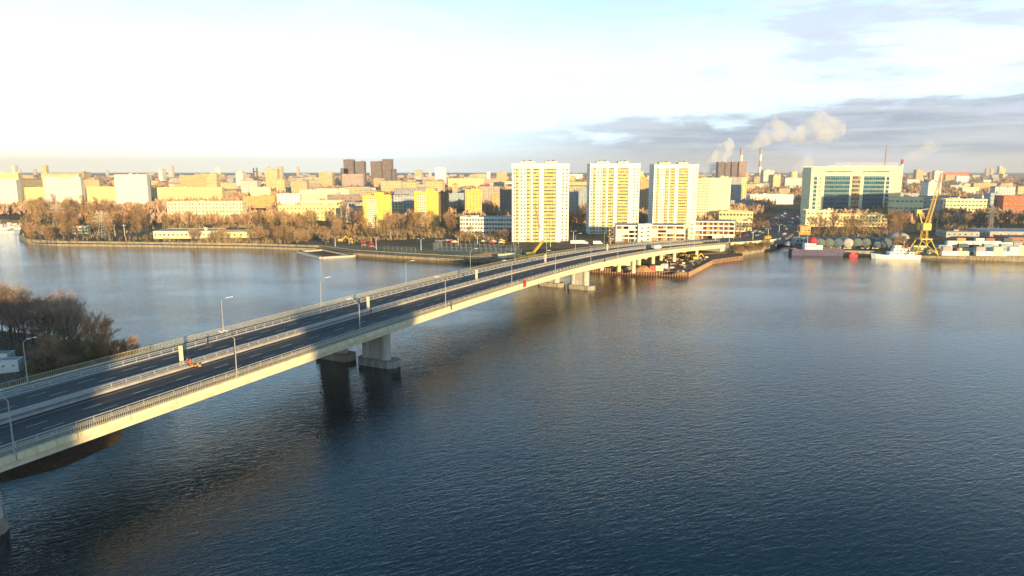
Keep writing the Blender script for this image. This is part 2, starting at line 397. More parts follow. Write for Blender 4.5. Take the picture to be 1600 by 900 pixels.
def ppx(lst, z=0.0): return [tuple(at(a, b, z).xy) for a, b in lst]
shore = ppx([(-60,346),(-10,346),(38,349),(33,362),(31,372),(45,381),(90,384),(400,388),(500,391.5),(560,399),(620,403),(700,407.5),(790,412),(850,414),(925,413),
             (1140,401),(1150,401),(1212,389),(1212,383),(1236,383),(1240,397),(1318,399.5),(1440,402.5),(1600,409),(1700,413)])
far_poly = [(-12000, 1100)] + [(-9000, 1100), (-1500, 800)] + shore + [(1400, 300), (9000, -200), (12000, -200), (12000, 12000), (-12000, 12000)]
m_ = MB(); m_.prism(far_poly, -1.0, 3.0)
tag(m_.build('ground', 'ground'), 'flat brown city ground of the far bank', 'ground', kind='structure')
# quay wall coping along the embankment, sitting just outside the land edge
def wall_line(pts, z0, z1, th, name, mt, label, cat, cope=True):
    e = thing(name, label, cat, (pts[0][0], pts[0][1], 0))
    a = MB(); c = MB(); o = Vector((pts[0][0], pts[0][1], 0))
    for i in range(len(pts)-1):
        p = Vector((*pts[i], 0))-o; q = Vector((*pts[i+1], 0))-o; d = (q-p).normalized()
        p2 = p-d*0.12; q2 = q+d*0.12
        a.beam(p2+Vector((0,0,(z0+z1)/2)), q2+Vector((0,0,(z0+z1)/2)), th, z1-z0)
        c.beam(p2+Vector((0,0,z1+0.16)), q2+Vector((0,0,z1+0.16)), th+0.5, 0.3)
    a.build('wall', mt, e)
    if cope: c.build('coping', 'quay' if mt != 'rust' else 'concrete', e)
    return e
wall_line(shore[4:13], -0.6, 3.15, 0.9, 'embankment_wall', 'quay', 'long low stone embankment wall along the wooded far bank', 'wall')
wall_line(shore[16:18], -0.6, 2.6, 0.9, 'embankment_wall', 'quay', 'short sunlit stone embankment wall below the bridge end shrubs', 'wall')
wall_line(shore[20:25], -0.6, 3.1, 0.9, 'harbour_wall', 'quay', 'dark harbour quay wall below the crane and the moored ships', 'wall')

# near left bank, a sloping grid
near_px = [(208,662),(185,684),(160,702),(120,722),(60,741),(0,753),(-80,772)]
tip_px = [(-120,500),(0,516),(60,524),(130,541),(190,556),(235,570),(262,590)]
near_poly = ppx(tip_px)+ppx(near_px)+[(-420, 60), (-420, 300)]
def pdist(p, poly):
    """signed distance, positive inside"""
    x, y = p; ins = False; best = 1e9; n = len(poly)
    for i in range(n):
        x0, y0 = poly[i]; x1, y1 = poly[(i+1) % n]
        if (y0 > y) != (y1 > y) and x < (x1-x0)*(y-y0)/(y1-y0)+x0: ins = not ins
        dx, dy = x1-x0, y1-y0; t = max(0, min(1, ((x-x0)*dx+(y-y0)*dy)/(dx*dx+dy*dy)))
        best = min(best, math.hypot(x-x0-t*dx, y-y0-t*dy))
    return best if ins else -best
from mathutils import noise as mn
gx0, gx1, gy0, gy1, st = -330, -40, 60, 290, 3.0
nx = int((gx1-gx0)/st)+1; ny = int((gy1-gy0)/st)+1
def near_z(x, y):
    d = pdist((x, y), near_poly)+1.6*mn.noise(Vector((x*0.12, y*0.12, 0)))
    return max(-1.5, min(3.0, d*0.33)) + (0.35*mn.noise(Vector((x*0.2, y*0.2, 3))) if d > 2 else 0)
vs = [(gx0+i*st, gy0+j*st, near_z(gx0+i*st, gy0+j*st)) for j in range(ny) for i in range(nx)]
fs = [(j*nx+i, j*nx+i+1, (j+1)*nx+i+1, (j+1)*nx+i) for j in range(ny-1) for i in range(nx-1)]
m_ = MB(); m_.add(vs, fs)
tag(m_.build('ground_near_bank', 'mud', smooth=True), 'muddy brown near bank under the bridge', 'ground', kind='structure')
# the bank the drone took off from, behind the camera
m_ = MB(); m_.prism([(-900,-2400),(900,-2400),(900,-70),(300,-60),(-900,-55)], -1, 3)
tag(m_.build('ground_south_bank', 'ground'), 'city ground of the bank behind the viewer', 'ground', kind='structure')

# ------------------------------------------------------------------ bridge path
CX = [7.081733820571654e-11, 4.986987312591005e-07, 3.9828941885174095e-05, 0.4232967127594775, -72.26502033066338]
CY = [-3.73490089581233e-10, -1.9098713453681618e-07, -1.076463777158168e-05, 0.9044210437470956, 92.17483900611259]
def pv(c, s):
    r = 0
    for k in c: r = r*s+k
    return r
def pd(c, s):
    n = len(c)-1; return pv([k*(n-i) for i, k in enumerate(c[:-1])], s)
ZT = [(-200,12),(0,12),(150,12),(204,11.95),(232,11.7),(267,11.2),(300,10.35),(333,9.2),(366,7.9),(389,7.0),(430,5.5),(470,4.4),(520,3.7),(700,3.4),(2000,3.4)]
def zdeck(s):
    for i in range(len(ZT)-1):
        if ZT[i][0] <= s <= ZT[i+1][0]:
            a, b = ZT[i], ZT[i+1]; f = (s-a[0])/(b[0]-a[0])
            pa = ZT[max(0, i-1)]; pb = ZT[min(len(ZT)-1, i+2)]
            m0 = (b[1]-pa[1])/(b[0]-pa[0])*(b[0]-a[0]); m1 = (pb[1]-a[1])/(pb[0]-a[0])*(b[0]-a[0])
            return (2*f**3-3*f**2+1)*a[1]+(f**3-2*f*f+f)*m0+(-2*f**3+3*f*f)*b[1]+(f**3-f*f)*m1
    return ZT[-1][1]
AVE = None
def make_avenue():
    """centre line of the avenue past the bridge end, bending left into the city"""
    global AVE
    p, d, n = frame(389); c0 = p+n*17
    pts = [c0-d*30, c0, c0+d*28]+[at(a_, b_, z_) for a_, b_, z_ in ((1182,372,4.4),(1206,361,3.7),(1222,348,3.4),(1237,335,3.3),(1252,323,3.3),(1263,314,3.3))]
    pts.append(pts[-1]*2-pts[-2]); out_ = []
    for i in range(1, len(pts)-2):
        a_, b_, c_, e_ = [Vector((v.x, v.y, 0)) for v in pts[i-1:i+3]]
        for k in range(12):
            t_ = k/12; out_.append(0.5*((2*b_)+(c_-a_)*t_+(2*a_-5*b_+4*c_-e_)*t_*t_+(3*b_-a_-3*c_+e_)*t_**3))
    acc = [389.0]
    for i in range(1, len(out_)): acc.append(acc[-1]+(out_[i]-out_[i-1]).length)
    AVE = (out_, acc)
def frame(s):
    if AVE is not None and s > 392:
        P, A = AVE; i = 1
        while i < len(P)-2 and A[i] < s: i += 1
        f = (s-A[i-1])/(A[i]-A[i-1]); c = P[i-1]+(P[i]-P[i-1])*f
        d0 = (P[i]-P[max(0, i-2)]).normalized(); d1 = (P[min(i+1, len(P)-1)]-P[i-1]).normalized(); d = (d0+(d1-d0)*max(0, min(1, f))).normalized()
        n = Vector((-d.y, d.x, 0)); return c-n*17, d, n
    sc = max(-20, min(389, s))
    p = Vector((pv(CX, sc), pv(CY, sc), 0)); d = Vector((pd(CX, sc), pd(CY, sc), 0)).normalized()
    p += d*(s-sc); return p, d, Vector((-d.y, d.x, 0))
make_avenue()
def bp(s, off, dz=0.0):
    p, d, n = frame(s); return Vector((p.x+n.x*off, p.y+n.y*off, zdeck(s)+dz))
def sweep(mb, prof, s0, s1, step=4.0, m=0, caps=True, closed=True):
    """prof: list of (off, dz or function of s)"""
    k = max(1, int(round((s1-s0)/step))); n = len(prof); vs = []; fs = []
    for i in range(k+1):
        s = s0+(s1-s0)*i/k
        vs += [bp(s, o, z(s) if callable(z) else z) for o, z in prof]
    for i in range(k):
        for j in range(n if closed else n-1):
            a = i*n+j; b = i*n+(j+1) % n; fs.append((a, a+n, b+n, b))
    if caps and closed: fs += [tuple(range(n)), tuple(range(k*n+n-1, k*n-1, -1))]
    return mb.add(vs, fs, m)
def rect(o0, o1, z0, z1): return [(o0, z0), (o0, z1), (o1, z1), (o1, z0)]

S0, S1 = -75, 392
BW = 34.0
bridge = thing('road_bridge', 'long curved pale road bridge with dark twin carriageways crossing the river', 'bridge', tuple(bp(0, 0)[:2])+(0,))
bo = bridge.location.copy()
def bchild(mb, name, mats, parent=None, smooth=False):
    o = mb.build(name, mats, None, smooth); o.parent = parent or bridge
    if parent is None: o.location = -bo
    return o
def rel(mb):    # for sub-parts of bridge parts nothing to shift: part already shifted
    return mb
x = MB(); sweep(x, rect(0.5, BW-0.5, -0.40, -0.02), S0, S1); bchild(x, 'deck_slab', 'concrete')
x = MB(); sweep(x, [(-0.15,-0.75),(-0.15,0.22),(0.35,0.22),(0.35,0.0),(0.9,-0.35),(0.5,-0.75)], S0, S1, 4)
s = S0+5
while s < S1-3: sweep(x, rect(-0.156, -0.149, -0.74, 0.2), s, s+0.10, 0.1, m=1); s += 9.0
bchild(x, 'edge_beam', ['fascia', 'darkmetal'])
x = MB(); sweep(x, [(BW+0.15,-0.75),(BW-0.5,-0.75),(BW-0.9,-0.35),(BW-0.35,0.0),(BW-0.35,0.22),(BW+0.15,0.22)], S0, S1, 4); bchild(x, 'edge_beam', 'fascia')
dep = lambda s: -1.85-0.9*math.exp(-((s-262)/34)**2)
for o0, o1 in ((0.25, 15.2), (18.4, 33.6)):
    x = MB(); sweep(x, [(o0+0.3, -0.42), (o1-0.3, -0.42), (o1-1.0, dep), (o0+0.1, dep)], S0, S1, 4); bchild(x, 'girder', 'girder')
for o0, o1 in ((0.36, 2.3), (28.9, 33.64)):
    x = MB(); sweep(x, rect(o0, o1, -0.018, 0.12), S0, S1); bchild(x, 'sidewalk', 'sidewalk')
for o0, o1, edges, lanes in ((2.31, 15.0, (3.3, 13.6), (6.9, 10.1)), (18.72, 28.89, (20.1, 27.9), (22.7, 25.4))):
    x = MB(); sweep(x, rect(o0, o1, -0.016, 0.012), S0, S1)
    for o in edges: sweep(x, rect(o-0.09, o+0.09, 0.013, 0.018), S0, S1, 4, m=1)
    for o in lanes:
        s = S0+uni(0, 4)
        while s < S1-4: sweep(x, rect(o-0.10, o+0.10, 0.013, 0.019), s, s+3.4, 3.4, m=1); s += 9.3
    bchild(x, 'carriageway', ['asphalt', 'mark'])
x = MB(); sweep(x, rect(15.02, 18.7, -0.014, 0.42), S0, S1); bchild(x, 'median_strip', 'median')
# steel guard rails
def guard(off, base, n_end=S1+20, name='guard_rail', mt='galv'):
    x = MB()
    sweep(x, rect(off-0.06, off+0.06, base+0.86, base+1.02), S0, n_end)
    sweep(x, rect(off-0.03, off+0.05, base+0.48, base+0.62), S0, n_end)
    s = S0+0.5
    while s < n_end:
        p, d, n = frame(s); c = bp(s, off, base)
        x.beam(c+Vector((0,0,-0.02)), c+Vector((0,0,0.9)), 0.14, 0.14); s += 3.0
    return bchild(x, name, mt)
guard(2.45, 0.12); guard(28.75, 0.12)
def kerb(o0, o1, z):
    x = MB(); sweep(x, rect(o0, o1, -0.01, z), S0, S1); bchild(x, 'kerb', 'median')
kerb(2.32, 2.62, 0.24); kerb(28.55, 28.86, 0.24)
x = MB(); sweep(x, rect(15.05, 15.30, 0.425, 0.85), S0, S1); bchild(x, 'median_barrier', 'sand' if False else 'sidewalk')
guard(15.2, 0.50, name='median_rail')
x = MB(); sweep(x, rect(18.45, 18.62, 0.425, 0.62), S0, S1); bchild(x, 'median_barrier', 'median')
# pedestrian parapets with fine balusters
for off in (0.12, BW-0.12):
    x = MB()
    sweep(x, rect(off-0.05, off+0.05, 1.30, 1.38), S0, S1+6); sweep(x, rect(off-0.03, off+0.03, 0.34, 0.40), S0, S1+6)
    s = S0
    while s < S1+5:
        c = bp(s, off, 0.22); x.beam(c, c+Vector((0,0,1.1)), 0.055, 0.055)
        s += 0.36 if s < 180 else 0.6
    bchild(x, 'parapet', 'fence')
# river piers
def stadium(cx, cy, L, Wd, d, n, k=8, cham=False):
    """plan outline: long axis n, half width along d"""
    pts = []
    r = Wd/2
    if cham:
        for a, b in ((-L/2+r*0.6,-r),(L/2-r*0.6,-r),(L/2,-r*0.35),(L/2,r*0.35),(L/2-r*0.6,r),(-L/2+r*0.6,r),(-L/2,r*0.35),(-L/2,-r*0.35)):
            pts.append((cx+n.x*a+d.x*b, cy+n.y*a+d.y*b))
    else:
        for e, a0 in ((1, -math.pi/2), (-1, math.pi/2)):
            for i in range(k+1):
                a = a0+math.pi*i/k
                pts.append((cx+n.x*(e*(L/2-r)+r*math.cos(a))+d.x*r*math.sin(a), cy+n.y*(e*(L/2-r)+r*math.cos(a))+d.y*r*math.sin(a)))
    return pts
def river_pier(s, halves=((0.5, 13.4, 3.4, 12.0), (15.6, 28.6, 18.2, 27.6)), fw=5.6, cw=3.0, ft=1.8):
    p, d, n = frame(s); root = None
    for a0, a1, c0, c1 in halves:
        x = MB()
        cx, cy = p.x+n.x*(a0+a1)/2, p.y+n.y*(a0+a1)/2
        x.prism(stadium(cx, cy, a1-a0, fw, d, n, cham=True), -1.5, ft-0.12)
        x.prism(stadium(cx, cy, a1-a0-0.3, fw-0.3, d, n, cham=True), ft-0.13, ft)
        ob = bchild(x, 'pier_footing', 'footing')
        x = MB(); cx, cy = p.x+n.x*(c0+c1)/2, p.y+n.y*(c0+c1)/2
        zt = zdeck(s)+dep(s)-1.35
        x.prism(stadium(cx, cy, c1-c0-1.2, cw*0.72, d, n), ft-0.01, zt-0.15)
        # rounded end drums stand a little proud of the wall
        for e in (c0+1.35, c1-1.35):
            q = p+n*e; x.lathe([(1.5, ft-0.01), (1.5, zt-0.4), (1.42, zt-0.32), (1.42, zt)], (q.x, q.y), 20)
        co = bchild(x, 'pier_column', 'concrete')
        for e in (c0+1.35, c1-1.35):
            x = MB(); q = p+n*e; x.lathe([(0.95, zt-0.01), (0.95, zt+0.75), (0.7, zt+0.8), (0.7, zt+1.5)], (q.x, q.y), 14)
            x.build('bearing', 'concrete', co)
river_pier(97.5); river_pier(236.5)
river_pier(0.2, halves=((2.6, 12.6, 3.4, 12.0), (17.6, 27.6, 18.2, 27.6)), fw=3.2, ft=2.0)
# land columns of the approach viaduct
for s in (284, 307, 333, 361):
    p, d, n = frame(s)
    for o in (2.8, 10.8, 20.5, 29.5):
        q = p+n*o; x = MB(); zt = zdeck(s)+dep(s)
        x.lathe([(1.0, 1.5), (1.0, zt-0.5), (1.3, zt-0.2), (1.3, zt+0.1)], (q.x, q.y), 14)
        bchild(x, 'column', 'fascia')
# abutment and approach ramp walls
x = MB(); sweep(x, [(0.2, -0.42), (BW-0.2, -0.42), (BW-0.2, lambda s: 2.2-zdeck(s)), (0.2, lambda s: 2.2-zdeck(s))], S1-6, S1+0.5, 3); bchild(x, 'abutment', 'concrete')
x = MB(); sweep(x, [(-2.5, lambda s: 2.0-zdeck(s)), (0.2, -0.1), (BW-0.2, -0.1), (BW+2.5, lambda s: 2.0-zdeck(s))], S1+0.6, 560, 6, m=0)
tag(x.build('approach_embankment', 'sidewalk'), 'grey earth ramp carrying the road off the bridge', 'embankment', kind='structure')
x = MB(); sweep(x, rect(0.6, BW-0.6, -0.09, 0.01), S1+0.7, 860, 6)
for k in range(18):
    s = 400+k*24
    for o in (7, 10.1, 22.7, 26): sweep(x, rect(o-0.14, o+0.14, 0.011, 0.02), s, s+9, 3, m=1)
tag(x.build('road_approach', ['asphalt_old', 'mark']), 'wide asphalt avenue running from the bridge into the city', 'road', kind='structure')
x = MB(); sweep(x, rect(-0.2, 0.15, -0.4, 1.1), S1+7, 470, 6)
tag(x.build('retaining_wall', 'palecream'), 'low pale retaining wall beside the road beyond the bridge end', 'wall')
# unfinished rectangular lamp plinth columns in the median
for s, o in ((44.5, 17.4), (107, 17.6), (168, 17.6), (222.5, 17.6), (284, 17.6)):
    x = MB(); c = bp(s, o, 0.42); p, d, n = frame(s)
    x.box(-0.24, 0.24, -0.34, 0.34, 0, 4.0, 0); x.box(-0.36, 0.36, -0.46, 0.46, -0.02, 0.3, 0)
    ob = x.build('median_column', 'fascia'); ob.parent = bridge; ob.location = c-bo; ob.rotation_euler[2] = math.atan2(d.y, d.x)

# ------------------------------------------------------------------ street lamps on the bridge
def lamp_proto(h=8.0, arm=2.6):
    t = thing('street_lamp', 'x', 'street lamp')
    a = MB(); a.tube((0,0,-0.1), (0,0,0.5), 0.17, 0.16, 8); a.tube((0,0,0.5), (0,0,h), 0.12, 0.075, 8); a.build('pole', 'lampmetal', t)
    a = MB(); a.box(-0.26, 0.26, -0.26, 0.26, -0.12, 0.06); a.build('base_plate', 'galv', t)
    a = MB(); a.tube((0,0,h-0.1), (0,arm*0.55,h+0.75), 0.06, 0.05, 6); a.tube((0,arm*0.55,h+0.75), (0,arm,h+1.05), 0.05, 0.045, 6)
    a.tube((-0.55,arm,h+1.05), (0.55,arm,h+1.05), 0.045, 0.045, 6); ar = a.build('arm', 'lampmetal', t)
    for sgn in (-1, 1):
        a = MB()
        vs = [(sgn*0.55+i*0.16, arm-0.15+j, h+1.02+k+0.12*(j/0.9)) for k in (-0.05, 0.10) for i, j in ((-1,0),(1,0),(0.75,0.95),(-0.75,0.95))]
        a.add(vs, [(0,3,2,1),(4,5,6,7),(0,1,5,4),(1,2,6,5),(2,3,7,6),(3,0,4,7)])
        a.build('lamp_head', 'lamphead', t)
    return t
lp = lamp_proto()
NEARL = [2.0, 43.0, 81.5, 121.0, 163.0, 198.0, 231.5, 260.0, 291, 322, 352, 384]
FARL = [23.5, 70.0, 105.5, 147.5, 189.0, 224.0, 252, 280.0, 310, 342, 374]
words_ = ['first', 'second', 'third', 'fourth', 'fifth', 'sixth', 'seventh', 'eighth', 'ninth', 'tenth', 'eleventh', 'twelfth']
used = False
for row, lst, off, turn, desc in (('n', NEARL, 0.1, 0, 'river side parapet with the pale girder below'), ('f', FARL, BW-0.1, math.pi, 'parapet on the wooded bank side of the bridge')):
    for i, s in enumerate(lst):
        p, d, n = frame(s); c = bp(s, off, 0.2)
        lb = f'double headed street lamp, {words_[i]} from the left on the {desc}'
        lb = lb.replace('parapet on the wooded bank side of the bridge', 'bridge parapet facing the woods').replace('river side parapet with the pale girder below', 'bridge parapet above the pale girder')
        rz = math.atan2(d.y, d.x)+turn
        if not used: o = lp; o.location = c; o.rotation_euler[2] = rz; used = True
        else: o = dup(lp, c, rz)
        o['label'] = lb; o['group'] = 'street lamps along the bridge parapets'

# people and objects on the deck -----------------------------------------------------------------
def person(name_loc, rz, label, top, pants, lean=0.0, step=0.25, helmet=None):
    me = bpy.data.meshes.new('person')
    V = [(0,0,0.95),(0,lean*0.5,1.25),(0,lean*0.9,1.45),(0,lean,1.56),
         (0.10,0,0.88),(0.11,step*0.5,0.48),(0.11,step,0.07),(0.11,step+0.14,0.04),
         (-0.10,0,0.88),(-0.11,-step*0.3,0.48),(-0.11,-step,0.08),(-0.11,-step+0.14,0.04),
         (0.20,lean*0.85,1.40),(0.26,lean-0.05,1.13),(0.25,lean+0.12,0.90),(-0.20,lean*0.85,1.40),(-0.26,lean+0.03,1.13),(-0.25,lean+0.2,0.92),(0,lean+0.02,1.66),(0,lean+0.03,1.74)]
    E_ = [(0,1),(1,2),(2,3),(0,4),(4,5),(5,6),(6,7),(0,8),(8,9),(9,10),(10,11),(2,12),(12,13),(13,14),(2,15),(15,16),(16,17),(3,18),(18,19)]
    me.from_pydata(V, E_, []); o = bpy.data.objects.new('person', me); COL.objects.link(o)
    sm = o.modifiers.new('skin', 'SKIN'); sub = o.modifiers.new('sub', 'SUBSURF'); sub.levels = sub.render_levels = 1
    rr = {0:.15,1:.15,2:.15,3:.06,4:.10,5:.065,6:.05,7:.045,8:.10,9:.065,10:.05,11:.045,12:.07,13:.05,14:.04,15:.07,16:.05,17:.04,18:.10,19:.085}
    sk = me.skin_vertices[0].data
    for i, r in rr.items(): sk[i].radius = (r, r*0.85)
    sk[0].use_root = True
    me.materials.append(M[pants]); o.location = name_loc; o.rotation_euler[2] = rz
    tag(o, label, 'person')
    # jacket and head covering as clothing parts
    a = MB()
    a.lathe([(0.19,0.86),(0.20,1.0),(0.205,1.2),(0.21,1.36),(0.12,1.48),(0.07,1.52)], (0, lean*0.6), 12); a.build('jacket', top, o, True)
    a = MB(); a.lathe([(0.115,1.66),(0.12,1.74),(0.10,1.81),(0.05,1.85),(0.01,1.86)], (0, lean+0.03), 10); a.build('hat', helmet or 'cloth_dark', o, True)
    a = MB(); a.lathe([(0.05,1.53),(0.085,1.58),(0.10,1.66),(0.10,1.70)], (0, lean+0.045), 10); a.build('face', 'skin', o, True)
    return o
def on_deck(x_, y_, dz): 
    p = at(x_, y_, 12+dz); p.z = 12+dz; return p
person(on_deck(298,573,0.42), 0.6, 'worker in orange vest bending over in the bridge median beside tool pile', 'cloth_orange', 'cloth_orange', 0.25)
person(on_deck(294,573.5,0.42), 2.2, 'worker in orange vest standing upright next to the plinth in the median', 'cloth_orange', 'cloth_dark', 0.05, helmet='orangepaint')
person(on_deck(580,491,0.42), 1.2, 'person in black coat walking on the grey bridge median', 'cloth_dark', 'cloth_dark')
person(on_deck(773,432,0.42), 1.2, 'person in dark clothes on the sunlit median farther along the bridge', 'cloth_dark', 'cloth_dark')
pp = person(on_deck(324,541,0.12), -0.5, 'cyclist in dark clothes standing over a bicycle on the far footway', 'cloth_dark', 'cloth_dark', 0.2)
def bicycle(loc, rz, label):
    t = thing('bicycle', label, 'bicycle', loc, rz)
    for y in (-0.52, 0.52):
        a = MB()
        for i in range(14):
            a0, a1 = 2*math.pi*i/14, 2*math.pi*(i+1)/14
            a.tube((0,y+0.33*math.cos(a0),0.34+0.33*math.sin(a0)), (0,y+0.33*math.cos(a1),0.34+0.33*math.sin(a1)), 0.025, n=4)
        for i in range(6):
            a0 = math.pi*i/6; a.tube((0,y-0.32*math.cos(a0),0.34-0.32*math.sin(a0)), (0,y+0.32*math.cos(a0),0.34+0.32*math.sin(a0)), 0.004, n=3)
        a.build('wheel', 'darkmetal', t)
    a = MB()
    for p, q in (((0,-.52,.34),(0,-.1,.3)),((0,-.1,.3),(0,-.22,.85)),((0,-.2,.78),(0,.36,.82)),((0,-.1,.3),(0,.38,.75)),((0,.52,.34),(0,.36,.95)),((0,-.52,.34),(0,-.2,.78))): a.tube(p, q, 0.02, n=5)
    a.build('frame', 'darkmetal', t)
    a = MB(); a.tube((-.27,.34,.98),(.27,.34,.98),0.018,n=5); a.build('handlebar', 'darkmetal', t)
    a = MB(); a.box(-.07,.07,-.36,-.12,.85,.90); a.build('saddle', 'cloth_dark', t)
bicycle(on_deck(327,541.5,0.12), -1.0, 'bicycle held by the person on the far footway of the bridge')
# tool pile in the median
t = thing('tool_pile', 'heap of sunlit tools and bags in the bridge median by two workers', 'tools', on_deck(306,570,0.42), 0.9)
for k in range(5):
    a = MB(); a.box(-0.4, 0.4, -0.25, 0.25, 0, 0.35); o = a.build('bag', 'sand' if k % 2 else 'orange', t); o.location = (uni(-0.7,0.7), k*0.75-1.5, 0); o.rotation_euler[2] = uni(0, 3)
# red tarpaulin and green marker hung on the girder
def hung(s, label, mt, wd, ht, nm, cat):
    p, d, n = frame(s); c = bp(s, -0.30, 0)
    t = thing(nm, label, cat, (c.x, c.y, zdeck(s)), math.atan2(d.y, d.x))
    a = MB(); k = 6
    vs = []; fs = []
    for j in range(5):
        for i in range(k+1):
            for e in (0, 0.05):
                vs.append((-wd/2+wd*i/k, -0.02-0.07*math.sin(i*2.1+j)-e, 1.35-ht*j/4))
    for j in range(4):
        for i in range(k):
            A = (j*(k+1)+i)*2; B = A+2; C = A+2*(k+1); D = C+2
            fs += [(A, B, D, C), (A+1, C+1, D+1, B+1)]
    a.add(vs, fs); a.build('cloth', mt, t, True)
    a = MB(); a.tube((-wd/2,0.0,1.38),(wd/2,0.0,1.38),0.04,n=5); a.build('rod', 'darkmetal', t)
    return t
hung(172, 'red tarpaulin bundle hung over the river side parapet of the bridge', 'red', 2.0, 2.5, 'tarpaulin', 'tarpaulin')
hung(123.5, 'small green navigation panel fixed to the sunlit girder', 'green', 0.7, 2.2, 'navigation_sign', 'sign')
hung(245, 'dark navigation panel fixed to the girder above the second pier', 'darkmetal', 0.8, 1.4, 'navigation_sign', 'sign')

# ------------------------------------------------------------------ building kit
WT = {}
def win_mb(w_, h_):
    a = MB(); f = 0.09
    a.box(-w_/2, w_/2, -0.05, 0.06, 0, h_, 1)                       # frame slab
    a.box(-w_/2+f, -0.03, -0.075, -0.045, f, h_-f, 0); a.box(0.03, w_/2-f, -0.075, -0.045, f, h_-f, 0)   # panes
    a.box(-w_/2-0.08, w_/2+0.08, -0.16, -0.0, -0.09, -0.01, 1)      # sill
    return a
def balc_mb(w_, h_, panel='p'):
    a = MB()
    a.box(-w_/2, w_/2, -0.55, 0.05, 0, 1.05, 2)                     # painted parapet panel
    a.box(-w_/2+0.05, w_/2-0.05, -0.45, 0.05, 1.06, h_-0.22, 0)     # glazing
    for i in range(4):
        xx = -w_/2+0.05+(w_-0.1)*i/3; a.box(xx-0.035, xx+0.035, -0.50, -0.44, 1.06, h_-0.22, 1)
    a.box(-w_/2-0.05, w_/2+0.05, -0.60, 0.05, h_-0.21, h_-0.01, 1)
    return a
def templ(kind, w_, h_, mats):
    k = (kind, round(w_, 2), round(h_, 2), tuple(mats))
    if k not in WT:
        mb = win_mb(w_, h_) if kind == 'window' else balc_mb(w_, h_)
        WT[k] = (mb, mb.mesh(kind, mats))
    return WT[k]
NAMES = {}
def openings(root, items, mats=('glass', 'frame'), cap=100, part='window'):
    """items: (kind, x, y, z, rz, w, h); each one a part until the cap, the rest one stuff part"""
    rest = MB(); n = 0
    for kind, x_, y_, z_, rz, w_, h_ in items:
        mb, me = templ(kind, w_, h_, mats)
        if n < cap: child(me, part, root, (x_, y_, z_), rz)
        else: rest.merge(mb, Matrix.Translation((x_, y_, z_)) @ Matrix.Rotation(rz, 4, 'Z'))
        n += 1
    if rest.v: tag(rest.build(part, list(mats), root), kind='stuff')

def place(x0, x1, yb, yt, yaw=0.0, g=3.0):
    """front-left base corner, width, height, heading from where a front stands in the photograph"""
    L = at(x0, yb, g); psi = R(yaw); u = Vector((math.cos(psi), math.sin(psi)))
    r = ray(x1, yb); r = Vector((r.x, r.y))
    # L + u*w = r*t
    det = u.x*(-r.y)+r.x*u.y
    wd = (-L.x*(-r.y)+(-r.x)*(L.y)*(1) ) / det if abs(det) > 1e-6 else 10
    # solve properly
    a, b, c, d_ = u.x, -r.x, u.y, -r.y
    D = a*d_-b*c; wd = ((-L.x)*d_-b*(-L.y))/D
    mid = L+Vector((u.x, u.y, 0))*wd/2
    h = z_at((x0+x1)/2, yt, mid.y)-g
    return mid, wd, h, psi

BUILT = []   # (x, y, radius) in plan
def building(label, x0, x1, yb, yt, depth, yaw=0.0, wall='cream', roof='rooffelt', floors=5, cols=8, name='apartment_building', cat='building',
             win=(1.5, 1.5), wins=True, side=True, g=3.0, parapet=0.6, roofbits=2, group=None, band=None, plinth=True, cap=100, frames=('glass', 'frame'), topmargin=0.0):
    mid, wd, h, psi = place(x0, x1, yb, yt, yaw, g)
    t = thing(name, label, cat, (mid.x, mid.y, g), psi, group)
    BUILT.append((mid.x-math.sin(psi)*depth/2, mid.y+math.cos(psi)*depth/2, max(wd, depth)/2+4, wd, depth))
    w2 = wd/2
    a = MB(); a.box(-w2, w2, 0, depth, -0.5, h-parapet)
    a.build('wall', wall, t)
    a = MB(); ct = 0.35
    a.box(-w2+ct, w2-ct, ct, depth-ct, h-parapet-0.05, h-parapet+0.12, 0)
    for b in ((-w2-.1, w2+.1, -.1, ct), (-w2-.1, w2+.1, depth-ct, depth+.1), (-w2-.1, -w2+ct, ct, depth-ct), (w2-ct, w2+.1, ct, depth-ct)):
        a.box(*b, h-parapet, h, 1)
    ro = a.build('roof', [roof, band or wall], t)
    for k in range(roofbits):
        b = MB(); bw, bd, bh = uni(1.5, 4), uni(1.5, 3), uni(1.0, 2.6); b.box(-bw/2, bw/2, -bd/2, bd/2, 0, bh, 0); b.box(-bw/2-.15, bw/2+.15, -bd/2-.15, bd/2+.15, bh, bh+.15, 1)
        o = b.build('roof_hut', [wall, 'rooffelt'], ro); o.location = (uni(-w2*.8, w2*.8), uni(depth*.3, depth*.7), h-parapet+0.1)
    if wins and floors:
        fh = (h-parapet-0.6-topmargin)/floors; it = []; ww, wh = min(win[0], wd/cols*0.8), min(win[1], fh*0.66)
        for f in range(floors):
            for c in range(cols):
                it.append(('window', -w2+wd*(c+0.5)/cols, -0.02, 0.5+f*fh+(fh-wh)*0.5, 0, ww, wh))
        if side:
            sc_ = max(1, int(depth/4.5))
            for f in range(floors):
                for c in range(sc_):
                    it.append(('window', w2+0.02, depth*(c+0.5)/sc_, 0.5+f*fh+(fh-wh)*0.5, math.pi/2, ww, wh))
                    it.append(('window', -w2-0.02, depth*(c+0.5)/sc_, 0.5+f*fh+(fh-wh)*0.5, -math.pi/2, ww, wh))
        openings(t, it, frames, cap)
    return t, wd, h, depth

